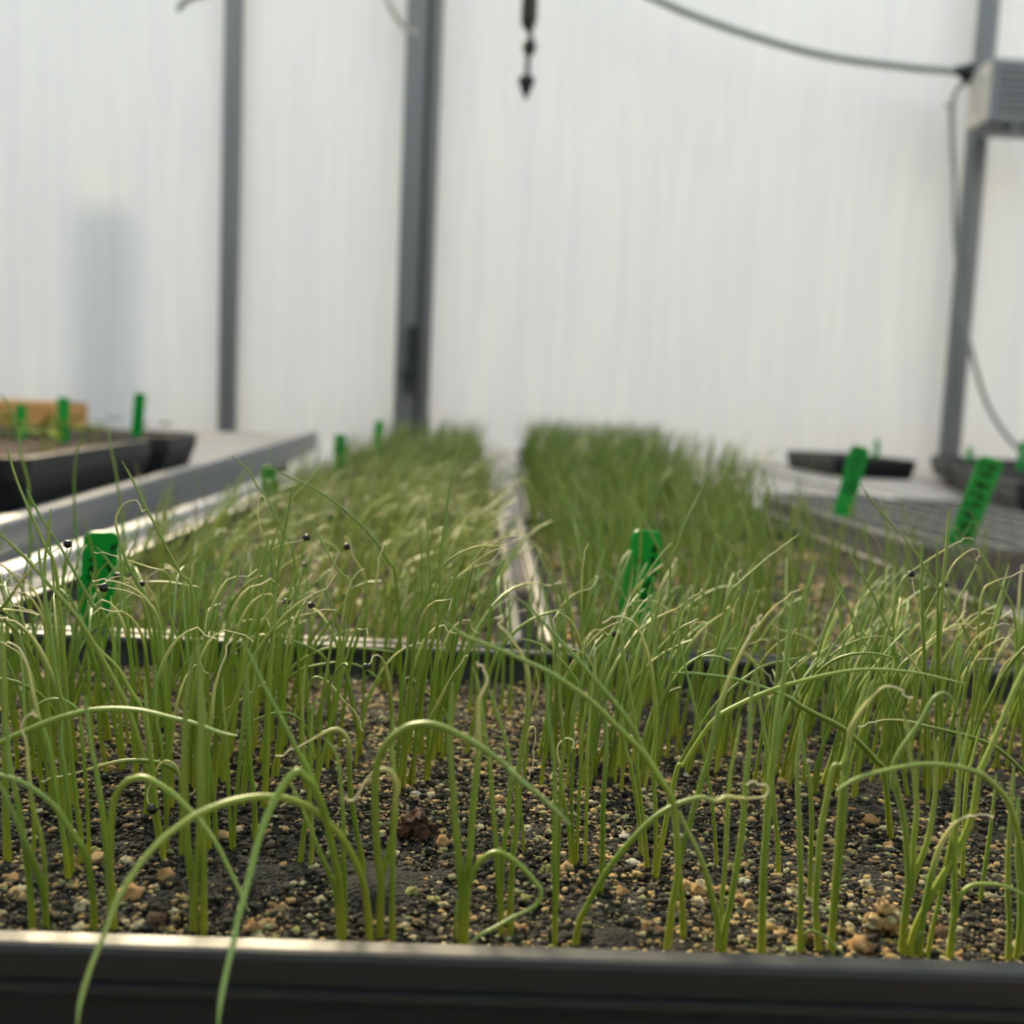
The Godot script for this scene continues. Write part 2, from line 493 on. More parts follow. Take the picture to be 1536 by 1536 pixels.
# ---------------------------------------------------------------- plant tags
func plant_tag(label: String, foot: Vector3, top: Vector3, wide: float, lines: int, upright_text := false, group := "green plant tags") -> void:
	var o := thing("plant_tag", label, "plant tag", foot, 0.0, group)
	var up := (top - foot)
	var len_ := up.length()
	up = up.normalized()
	var face := (Vector3(0, 0.976, 0) - foot)
	face.y = 0
	face = face.normalized()
	face = face.rotated(Vector3.UP, rng.randf_range(-0.25, 0.25))
	var right := up.cross(face).normalized()
	face = right.cross(up).normalized()
	var b := Basis(right, up, face)
	# rounded top, tapering foot, 0.8 mm thick with bevelled edge
	var out := []
	var h := wide / 2.0
	var c := wide * 0.28
	out.append(Vector2(-h * 0.35, -0.03)); out.append(Vector2(-h, 0.0)); out.append(Vector2(-h, len_ - c))
	for s in range(1, 5): out.append(Vector2(-h + c - c * cos(PI / 2 * s / 4), len_ - c + c * sin(PI / 2 * s / 4)))
	for s in 5: out.append(Vector2(h - c + c * sin(PI / 2 * s / 4), len_ - c + c * cos(PI / 2 * s / 4)))
	out.append(Vector2(h, 0.0)); out.append(Vector2(h * 0.35, -0.03))
	var g := Geo.new()
	var t := 0.0005
	var mid := Vector2(0, len_ * 0.5)
	for s in [1.0, -1.0]:
		var k := g.v.size()
		g.v.append(b * Vector3(mid.x, mid.y, t * s)); g.n.append(b * Vector3(0, 0, s)); g.c.append(Color.WHITE)
		for p in out:
			g.v.append(b * Vector3(p.x, p.y, t * s)); g.n.append(b * Vector3(0, 0, s)); g.c.append(Color.WHITE)
		for q in out.size():
			var e := (q + 1) % out.size()
			g.i.append_array(PackedInt32Array([k, k + 1 + q, k + 1 + e] if s > 0 else [k, k + 1 + e, k + 1 + q]))
	for q in out.size():
		var e := (q + 1) % out.size()
		g.quad(b * Vector3(out[q].x, out[q].y, t), b * Vector3(out[q].x, out[q].y, -t), b * Vector3(out[e].x, out[e].y, -t), b * Vector3(out[e].x, out[e].y, t))
	part("blade", g, M.tag_plastic, o)
	if lines == 0: return
	# handwriting in dark marker, too blurred in the photograph to read: short pen strokes in rows
	g = Geo.new()
	for l in lines:
		for w in (2 if upright_text else 4):
			var cx: float
			var cy: float
			if upright_text:
				cx = (0.28 if w == 0 else -0.24) * wide + rng.randf_range(-0.03, 0.03) * wide
				cy = len_ * (0.86 - 0.10 * w) - l * 0.0062
			else:
				cx = (w - 1.5) * wide * 0.15
				cy = len_ * 0.95 - (l + 0.3) * len_ * 0.115
			for s in 3:
				var p := Vector2(cx, cy) + Vector2(rng.randf_range(-1, 1), rng.randf_range(-1, 1)) * wide * 0.06
				var q := p + Vector2.from_angle(rng.randf() * TAU) * wide * rng.randf_range(0.10, 0.20)
				var across := (q - p).orthogonal().normalized() * wide * 0.043
				var z := t + 0.00012
				g.quad(b * Vector3(p.x + across.x, p.y + across.y, z), b * Vector3(q.x + across.x, q.y + across.y, z), b * Vector3(q.x - across.x, q.y - across.y, z), b * Vector3(p.x - across.x, p.y - across.y, z))
				g.quad(b * Vector3(p.x - across.x, p.y - across.y, z), b * Vector3(q.x - across.x, q.y - across.y, z), b * Vector3(q.x + across.x, q.y + across.y, z), b * Vector3(p.x + across.x, p.y + across.y, z))
	part("handwriting", g, M.marker_ink, o, "blurred dark handwriting")

# ---------------------------------------------------------------- benches
func bench(label: String, at: Vector3, w: float, d: float, turn: float, rail_high: float, rail_mat := "aluminium") -> Node3D:
	var o := thing("greenhouse_bench", label, "bench", at, turn)   # at: middle of the mesh top
	# expanded-metal top: one strand repeated in a diamond net
	var g := Geo.new()
	g.box(Vector3.ZERO, Vector3(0.030, 0.0022, 0.0042))
	var strand := g.mesh()
	var mm := MultiMesh.new()
	mm.transform_format = MultiMesh.TRANSFORM_3D
	mm.mesh = strand
	var px := 0.026
	var pz := 0.0135
	var nx := int(w / px)
	var nz := int(d / pz)
	mm.instance_count = nx * nz
	var ang := atan2(pz, px)
	for z in nz:
		for x in nx:
			mm.set_instance_transform(z * nx + x, Transform3D(Basis(Vector3.UP, ang if (x + z) % 2 == 0 else -ang) * Basis(Vector3.RIGHT, 0.5), Vector3(-w / 2 + (x + 0.5) * px, -0.0015, -d / 2 + (z + 0.5) * pz)))
	var net := MultiMeshInstance3D.new()
	net.name = "mesh_top"; net.multimesh = mm; net.material_override = M.mesh_metal
	net.set_meta("kind", "stuff")
	o.add_child(net, true)
	for s in [-1, 1]:
		g = Geo.new()
		g.box(Vector3(s * (w / 2 + 0.012), rail_high / 2 - 0.03, 0), Vector3(0.024, rail_high + 0.06, d), Basis(), Color.WHITE, 0.003)
		part("side_rail", g, M[rail_mat], o)
		g = Geo.new()
		g.box(Vector3(0, -0.031, s * (d / 2 + 0.012)), Vector3(w + 0.048, 0.06, 0.024), Basis(), Color.WHITE, 0.003)
		part("end_rail", g, M.aluminium, o)
	for k in 5:
		g = Geo.new()
		g.box(Vector3(0, -0.03, -d / 2 + d * (k + 0.5) / 5), Vector3(w, 0.04, 0.03), Basis(), Color.WHITE, 0.003)
		part("cross_bar", g, M.aluminium, o)
	for sx in [-1, 1]:
		for sz in [-1, 1]:
			g = Geo.new()
			g.box(Vector3(sx * (w / 2 - 0.1), -(at.y + 0.05) / 2, sz * (d / 2 - 0.15)), Vector3(0.05, at.y - 0.05, 0.05), Basis(), Color.WHITE, 0.004)
			part("leg", g, M.aluminium, o)
	return o

# ================================================================ the scene
func _ready() -> void:
	rng.seed = 20240
	bumps.seed = 5; bumps.frequency = 0.02; bumps.fractal_octaves = 3
	# --- camera, sky, sun, exposure
	var cam := Camera3D.new()
	cam.name = "camera"
	cam.position = Vector3(0, 0.976, 0)
	cam.basis = Basis(Vector3.UP, deg_to_rad(-1.53)) * Basis(Vector3.RIGHT, deg_to_rad(-5.81)) * Basis(Vector3.BACK, deg_to_rad(2.6))
	cam.fov = 53.13
	cam.near = 0.02; cam.far = 60.0
	var lens := CameraAttributesPhysical.new()
	lens.frustum_focal_length = 24.0
	lens.frustum_focus_distance = 0.305
	lens.exposure_aperture = 6.9
	lens.frustum_near = 0.02; lens.frustum_far = 60.0
	cam.attributes = lens
	add_child(cam)
	cam.current = true
	var env := Environment.new()
	env.background_mode = Environment.BG_SKY
	var sky_mat := ProceduralSkyMaterial.new()
	sky_mat.sky_top_color = Color(0.70, 0.88, 1.0)
	sky_mat.sky_horizon_color = Color(0.72, 0.89, 1.0)
	sky_mat.ground_horizon_color = Color(0.6, 0.6, 0.56)
	sky_mat.ground_bottom_color = Color(0.5, 0.5, 0.46)
	sky_mat.sky_energy_multiplier = 1.0
	var sky := Sky.new()
	sky.sky_material = sky_mat
	env.sky = sky
	env.tonemap_mode = Environment.TONE_MAPPER_LINEAR
	env.tonemap_exposure = 2.48
	env.sdfgi_enabled = true; env.ssao_enabled = true; env.ssil_enabled = true
	var we := WorldEnvironment.new()
	we.name = "environment"
	we.environment = env
	add_child(we)
	var sun := DirectionalLight3D.new()
	sun.name = "low_hazy_sun"
	sun.light_color = Color(1.0, 0.92, 0.76)
	sun.light_energy = 6.5
	sun.light_angular_distance = 14.0
	sun.shadow_enabled = true
	sun.sky_mode = DirectionalLight3D.SKY_MODE_LIGHT_ONLY
	var el := deg_to_rad(29.5)
	var azm := deg_to_rad(-20.0)
	var from := Vector3(sin(azm) * cos(el), sin(el), -cos(azm) * cos(el))
	sun.basis = Basis.looking_at(-from)
	add_child(sun)

	make_materials()
	build_house()
	build_benches()
	build_trays()
	build_fittings()
	build_tags()
	seed_mesh = lump(77, 0.35, true)
	build_stems()
	build_mass()

func panel_set(called: String, label: String, mids: Array, size: Vector3, sheet := "polycarbonate") -> void:
	var o := thing(called, label, called.split("_")[0], Vector3.ZERO, 0.0, "", "structure")
	for p in mids:
		var g := Geo.new()
		g.box(p, size)
		part("panel", g, M[sheet], o)

func build_house() -> void:
	var g := Geo.new()
	g.box(Vector3(0, -0.1, -0.75), Vector3(8.4, 0.2, 8.4))
	var f := part("floor", g, M.concrete, self)
	tag(f, "grey concrete greenhouse floor under the benches", "floor", "", "structure")
	# back wall: sheets of multiwall polycarbonate between the upright posts
	var o := thing("wall_back", "white translucent multiwall polycarbonate end wall with fine vertical flutes", "wall", Vector3.ZERO, 0.0, "", "structure")
	var edges := [-4.0, -2.6, -1.12, -0.33, 2.0, 3.2, 4.0]
	for k in edges.size() - 1:
		g = Geo.new()
		g.box(Vector3((edges[k] + edges[k + 1]) / 2, 1.525, -4.5), Vector3(edges[k + 1] - edges[k] - 0.006, 3.05, 0.016))
		part("panel", g, M.polycarbonate, o)
	for s in [-1, 1]:
		var mids := []
		for k in 6: mids.append(Vector3(s * 4.0, 1.525, -3.85 + k * 1.3))
		panel_set("wall_left" if s < 0 else "wall_right", "translucent polycarbonate side wall of the greenhouse, %s" % ("left" if s < 0 else "right"), mids, Vector3(0.016, 3.05, 1.294))
	var roof := []
	for k in 6: roof.append(Vector3(0, 3.06, -3.85 + k * 1.3))
	panel_set("ceiling", "translucent polycarbonate greenhouse roof", roof, Vector3(8.1, 0.016, 1.294), "roof_polycarbonate")
	g = Geo.new()
	g.box(Vector3(0, 1.525, 3.35), Vector3(8.1, 3.05, 0.1))
	tag(part("wall_front", g, M.rear_cladding, self), "plain grey opaque end wall behind the camera", "wall", "", "structure")
	for k in 4:
		g = Geo.new()
		g.box(Vector3(0, 2.99, -3.2 + k * 1.95), Vector3(8.0, 0.1, 0.05), Basis(), Color.WHITE, 0.004)
		var t := part("trim_%d" % (k + 1), g, M.post_metal, self)
		tag(t, "grey metal roof beam, %s from the end wall" % ORD[k], "beam", "", "structure")
	# upright posts against the end wall
	g = Geo.new()
	g.box(Vector3(-1.125, 1.52, -4.455), Vector3(0.07, 3.04, 0.06), Basis(), Color.WHITE, 0.006)
	tag(part("wall_post", g, M.post_metal, self), "slim grey metal wall post left of the broad centre post", "post", "", "structure")
	o = thing("wall_post", "broad grey metal centre post with a dark latch near its foot", "post", Vector3(-0.333, 0, -4.40), 0.0, "", "structure")
	g = Geo.new()
	g.box(Vector3(-0.022, 1.52, 0), Vector3(0.10, 3.04, 0.06), Basis(), Color.WHITE, 0.006)
	part("upright", g, M.post_metal, o)
	g = Geo.new()
	g.box(Vector3(0.052, 1.52, -0.016), Vector3(0.046, 3.04, 0.04), Basis(), Color.WHITE, 0.004)
	part("edge_flange", g, M.post_metal, o)
	g = Geo.new()
	g.box(Vector3(0.022, 1.52, 0.036), Vector3(0.012, 3.04, 0.012), Basis(), Color.WHITE, 0.003)
	part("seal_strip", g, M.dark_metal, o)
	g = Geo.new()
	g.box(Vector3(-0.004, 1.215, 0.055), Vector3(0.034, 0.17, 0.045), Basis(), Color.WHITE, 0.008)
	g.box(Vector3(-0.012, 1.095, 0.058), Vector3(0.05, 0.055, 0.03), Basis(Vector3.BACK, 0.15), Color.WHITE, 0.008)
	g.box(Vector3(-0.013, 1.045, 0.05), Vector3(0.026, 0.06, 0.025), Basis(), Color.WHITE, 0.006)
	part("latch", g, M.dark_metal, o, "dark lever latch")
	g = Geo.new()
	g.pipe([Vector3(2.0, 0, -4.40), Vector3(2.0, 3.05, -4.40)], 0.045, Color.WHITE, 20)
	tag(part("wall_post", g, M.post_metal, self), "round grey metal post at the right, carrying the ribbed box", "post", "", "structure")
	g = Geo.new()
	g.box(Vector3(-1.84, 0.9, -4.95), Vector3(0.24, 2.2, 0.08), Basis(), Color.WHITE, 0.006)
	tag(part("outside_post", g, M.post_metal, self), "broad upright standing outside behind the left wall sheet, a faint shadow", "post", "", "structure")
	g = Geo.new()
	g.box(Vector3(0, -0.25, 0), Vector3(60, 0.1, 60))
	tag(part("ground", g, M.outside_ground, self), "pale bare ground outside the greenhouse", "ground", "", "structure")

func build_benches() -> void:
	bench("long bench with a metal mesh top under the onion trays", Vector3(0.256, BENCH, -2.05), 1.348, 4.4, 0.0, 0.012, "bright_metal")
	bench("left bench with a grey side rail, pinkish along its top edge", Vector3(-1.372, 0.826, -2.45), 1.55, 3.5, deg_to_rad(4.2), 0.018)
	bench("right bench carrying the dark trays at the far right", Vector3(1.80, BENCH, -2.2), 1.62, 4.0, 0.0, 0.014)

func soil_bed(label: String, at: Vector3, w: float, d: float, cell: float, deep: float, dips: Array, turn := 0.0) -> MeshInstance3D:
	var s := part("potting_soil", rough_soil(w - 0.018, d - 0.018, cell, deep, dips), M.soil, self)
	s.position = at; s.rotation.y = turn
	tag(s, label, "soil", "", "thing")
	return s

func build_trays() -> void:
	var crumbs := []
	for k in 5: crumbs.append(lump(11 + k, 0.75))
	var stones := []
	for k in 6: stones.append(lump(41 + k, 0.62, true))
	# front tray, set crosswise
	var w := 0.59
	var d := 0.274
	var mid := Vector3(0.005, BENCH, -0.200 - d / 2)
	tray("black plastic tray nearest the camera, lying crosswise", mid, w, d)
	var bed := soil_bed("dark potting soil strewn with tan and white grains in the front tray", Vector3(mid.x, SOIL, mid.z), w, d, 0.0022, 0.0016, [Vector4(-0.062, 0.105, -0.007, 0.010), Vector4(-0.030, 0.088, 0.005, 0.008), Vector4(-0.045, 0.112, -0.004, 0.012)])
	grit(bed, 42000, w - 0.03, d - 0.03, 0.0003, 0.00115, crumbs)
	grit(bed, 44000, w - 0.03, d - 0.03, 0.0004, 0.0013, crumbs, true)
	# stones that can be picked out one by one
	for q in [
		[-1091, -2429, 14, "t"],
		[-835, -2449, 26, "o", "large crumbly tan and orange stone by the rim"],
		[-785, -2557, 20, "o"],
		[-981, -2644, 22, "t"],
		[-736, -2321, 24, "b"],
		[-505, -2311, 20, "o"],
		[-702, -2815, 18, "t"],
		[-472, -2338, 14, "o"],
		[-459, -2417, 14, "t"],
		[-80, -2820, 20, "o"],
		[-144, -2511, 18, "g"],
		[133, -2344, 14, "o"],
		[148, -2502, 16, "g"],
		[266, -2689, 16, "t"],
		[210, -2668, 17, "g"],
		[397, -2548, 18, "o"],
		[580, -2598, 17, "t"],
		[601, -2573, 18, "o"],
		[660, -2588, 13, "o"],
		[707, -2540, 15, "o"],
		[722, -2498, 16, "t"],
		[432, -2354, 15, "b"],
		[467, -2349, 17, "b"],
		[764, -2365, 15, "t"],
		[940, -2307, 26, "o", "smooth round tan stone by the rim"],
		[1174, -2383, 22, "b"],
		[1178, -2297, 12, "o"],
		[1254, -3084, 22, "o"],
		[833, -2341, 21, "b"],
		]:
		var r: float = q[2] * 1e-4
		var s := part("stone_grain", stones[rng.randi() % 6], stone_material(q[3]), bed, q[4] if q.size() > 4 else "")
		s.position = Vector3(q[0] * 1e-4 - mid.x, r * 0.45, q[1] * 1e-4 - mid.z)
		s.rotation = Vector3(0, rng.randf() * TAU, 0)
		s.scale = Vector3(r * rng.randf_range(1.0, 1.3), r * rng.randf_range(0.75, 1.0), r)
	heap(bed, stones, Vector3(-0.0217, 0.0, 0.0498), 0.0068, 0.0085, 44, "pbpppo", "crumb of the reddish brown peat lump")
	heap(bed, stones, Vector3(0.0982, 0.0, 0.0976), 0.0042, 0.0095, 26, "tcobt", "crumb of the tan cluster by the rim")
	for k in 236:
		var r := rng.randf_range(0.0008, 0.0017)
		var s := part("stone_grain", stones[rng.randi() % 6], stone_material("ccotowgt"[rng.randi() % 8]), bed)
		s.position = Vector3(rng.randf_range(-0.14, 0.15), r * 0.35, d / 2 - 0.012 - pow(rng.randf(), 1.3) * 0.16)
		s.rotation = Vector3(rng.randf() * 0.6, rng.randf() * TAU, 0)
		s.scale = Vector3(r * rng.randf_range(1.0, 1.5), r * rng.randf_range(0.6, 0.95), r)
	# the rows of trays behind, two wide, each set lengthwise
	var names := ["second", "third", "fourth", "last"]
	for k in 4:
		var z := -0.478 - 0.60 * k
		for s in 2:
			var ww: float = 0.272 if s == 0 else 0.302
			var x: float = (-0.250 + 0.136 - 0.012 * k) if s == 0 else (0.033 + 0.151 + 0.016 * k)
			tray("black plastic onion tray in the %s row, %s of the gap" % [names[k], "left" if s == 0 else "right"], Vector3(x, BENCH, z - 0.294), ww, 0.588)
			var b := soil_bed("brown grainy soil in the %s-row tray %s of the gap" % [names[k], "left" if s == 0 else "right"], Vector3(x, SOIL, z - 0.294), ww, 0.588, 0.006, 0.0022, [])
			grit(b, [4000, 2500, 1500, 1000][k], ww - 0.03, 0.55, 0.0007, 0.0026, crumbs)
	# trays of leafy sprouts on the left bench
	var turn := deg_to_rad(5.2)
	var right_edge := func(back: float) -> Vector3: return Vector3(-0.508 - (back - 1.12) * 0.075, 0.834, -back)
	var off := Vector3(-0.14, 0, 0).rotated(Vector3.UP, turn)
	var lt := [["black sprout tray at the left frame edge, nearest on the left bench", 0.77, 0.54, 0.28, "black_plastic", "nearest tray on the left bench"], ["long black sprout tray on the left bench with a dark far corner", 1.43, 0.60, 0.28, "black_plastic", "long tray on the left bench"], ["short dark sprout tray, set crosswise farthest on the left bench", 1.94, 0.28, 0.54, "black_plastic", "farthest tray on the left bench"]]
	for t in lt:
		var at: Vector3 = right_edge.call(t[1]) + Vector3(-t[3] / 2, 0, 0).rotated(Vector3.UP, turn)
		tray(t[0], at, t[3], t[2], turn, t[4], 0.024)
		var b := soil_bed("reddish brown soil in the %s" % t[5], at + Vector3(0, 0.057, 0), t[3], t[2], 0.008, 0.002, [], turn)
		b.material_override = M.dry_soil
		sprouts(at + Vector3(0, 0.057, 0), t[3], t[2], turn, 18 if t[2] < 0.3 else 38, t[4 + 1])
	# dark trays on the right
	tray("dark tray at the far right, left of the round post", Vector3(1.25, 0.802, -3.54), 0.27, 0.56, 0.0, "black_plastic", 0.024)
	soil_bed("dark soil in the far right tray beside the round post", Vector3(1.25, 0.86, -3.54), 0.27, 0.56, 0.01, 0.002, [])
	var t2 := deg_to_rad(-18.3)
	var dir := Vector3(1.5 - 0.965, 0, -3.47 + 1.85).normalized()
	for k in 3:
		var p := Vector3(0.965, 0.818, -1.85) + dir * (0.27 + (k) * 0.56) + Vector3(0.14, 0, 0.046)
		tray("dark deep-rimmed tray on the right bench, %s from the right frame edge" % ["first", "second", "third"][k], p, 0.28, 0.54, t2, "black_plastic", 0.03)
		soil_bed("dark brown soil in the %s deep-rimmed tray from the right edge" % ["first", "second", "third"][k], p + Vector3(0, 0.056, 0), 0.28, 0.54, 0.01, 0.002, [], t2)
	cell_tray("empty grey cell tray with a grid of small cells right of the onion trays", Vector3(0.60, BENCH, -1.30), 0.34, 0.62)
	# tan carton behind the sprouts
	var c := thing("carton", "tan cardboard carton behind the sprout trays at the left edge", "carton", Vector3(-1.42, 0.834, -3.0), 0.06)
	var g := Geo.new()
	g.box(Vector3(0, 0.048, 0), Vector3(0.42, 0.096, 0.3), Basis(), Color.WHITE, 0.003)
	part("body", g, M.card, c)
	for s in [-1, 1]:
		g = Geo.new()
		g.box(Vector3(0, 0.098, s * 0.075), Vector3(0.42, 0.003, 0.147), Basis(Vector3.RIGHT, s * 0.03))
		part("flap", g, M.card, c)

func heap(bed: Node3D, stones: Array, at: Vector3, wide: float, high: float, count: int, kinds: String, label: String) -> void:
	for k in count:
		var a := rng.randf() * TAU
		var u := sqrt(rng.randf())
		var r := rng.randf_range(0.0008, 0.0019)
		var s := part("stone_grain", stones[rng.randi() % 6], stone_material(kinds[rng.randi() % kinds.length()]), bed, label)
		s.position = at + Vector3(cos(a) * u * wide, high * (1.0 - u * u) * rng.randf_range(0.5, 1.0), sin(a) * u * wide * 0.8)
		s.rotation = Vector3(rng.randf() * TAU, rng.randf() * TAU, 0)
		s.scale = Vector3(r * 1.2, r * 0.85, r)

var stone_mats := {}
func stone_material(kind: String) -> StandardMaterial3D:
	if not stone_mats.has(kind):
		var m: StandardMaterial3D = M.crumb.duplicate()
		m.resource_name = "grain_" + kind
		m.vertex_color_use_as_albedo = false
		m.albedo_color = {"c": Color(0.86, 0.80, 0.64), "o": Color(0.80, 0.62, 0.40), "t": Color(0.82, 0.68, 0.46), "w": Color(0.90, 0.87, 0.78), "g": Color(0.66, 0.66, 0.36), "b": Color(0.46, 0.34, 0.23), "p": Color(0.38, 0.24, 0.16)}[kind]
		stone_mats[kind] = m
	return stone_mats[kind]

func sprouts(at: Vector3, w: float, d: float, turn: float, count: int, where: String) -> void:
	for k in count:
		var p := at + Vector3(rng.randf_range(-w / 2 + 0.03, w / 2 - 0.02), 0, rng.randf_range(-d / 2 + 0.03, d / 2 - 0.03)).rotated(Vector3.UP, turn)
		var o := thing("leafy_sprout", "small yellow-green leafy sprout in the %s" % where, "sprout", p, rng.randf() * TAU, "leafy sprouts in the %s" % where)
		var g := Geo.new()
		var col := Color(0.34, 0.41, 0.04)
		var high := rng.randf_range(0.022, 0.034)
		g.pipe([Vector3(0, -0.003, 0), Vector3(0.001, high * 0.5, 0), Vector3(0, high, 0)], 0.0009, col, 6)
		part("stem", g, M.soft_leaf, o)
		for q in 4:
			g = Geo.new()
			var a := TAU * q / 4 + rng.randf_range(-0.3, 0.3)
			var out := Vector3(cos(a), rng.randf_range(0.1, 0.6), sin(a)).normalized()
			var side := out.cross(Vector3.UP).normalized()
			var len_ := rng.randf_range(0.013, 0.020)
			var row := []
			for s in 7:
				var u := s / 6.0
				row.append([Vector3(0, high, 0) + out * len_ * u - Vector3(0, 0.006 * u * u, 0), sin(PI * pow(u, 0.75)) * len_ * 0.36])
			for s in 6:
				for e in [-1.0, 1.0]:
					var a0: Vector3 = row[s][0]; var b0: Vector3 = row[s + 1][0]
					var a1: Vector3 = a0 + side * row[s][1] * e + Vector3(0, 0.0015, 0)
					var b1: Vector3 = b0 + side * row[s + 1][1] * e + Vector3(0, 0.0015, 0)
					var th := Vector3(0, 0.0003, 0)
					if e > 0:
						g.quad(a0 + th, a1 + th, b1 + th, b0 + th, col)
						g.quad(b0 - th, b1 - th, a1 - th, a0 - th, col)
					else:
						g.quad(b0 + th, b1 + th, a1 + th, a0 + th, col)
						g.quad(a0 - th, a1 - th, b1 - th, b0 - th, col)
			part("leaf", g, M.soft_leaf, o)

func cell_tray(label: String, at: Vector3, w: float, d: float) -> void:
	var o := thing("cell_tray", label, "cell tray", at)
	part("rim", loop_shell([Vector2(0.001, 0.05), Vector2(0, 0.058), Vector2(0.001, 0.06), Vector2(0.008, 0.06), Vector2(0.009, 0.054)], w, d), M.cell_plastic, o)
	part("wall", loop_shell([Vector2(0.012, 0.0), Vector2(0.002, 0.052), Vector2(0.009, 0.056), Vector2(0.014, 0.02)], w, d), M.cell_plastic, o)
	var nx := 7
	var nz := 13
	var cx := (w - 0.02) / nx
	var cz := (d - 0.02) / nz
	for x in nx:
		for z in nz:
			var g := Geo.new()
			var p := Vector3(-w / 2 + 0.01 + cx * (x + 0.5), 0.058, -d / 2 + 0.01 + cz * (z + 0.5))
			var a := [Vector2(-cx, -cz) / 2, Vector2(cx, -cz) / 2, Vector2(cx, cz) / 2, Vector2(-cx, cz) / 2]
			for q in 4:
				var e := (q + 1) % 4
				var at_ := func(c: Vector2, s: float, y: float) -> Vector3: return p + Vector3(c.x * s, y, c.y * s)
				g.quad(at_.call(a[q], 1.0, 0), at_.call(a[e], 1.0, 0), at_.call(a[e], 0.84, 0), at_.call(a[q], 0.84, 0))
				g.quad(at_.call(a[q], 0.84, 0), at_.call(a[e], 0.84, 0), at_.call(a[e], 0.6, -0.048), at_.call(a[q], 0.6, -0.048))
			g.box(p + Vector3(0, -0.049, 0), Vector3(cx * 0.6, 0.002, cz * 0.6))
			part("cell", g, M.cell_plastic, o)

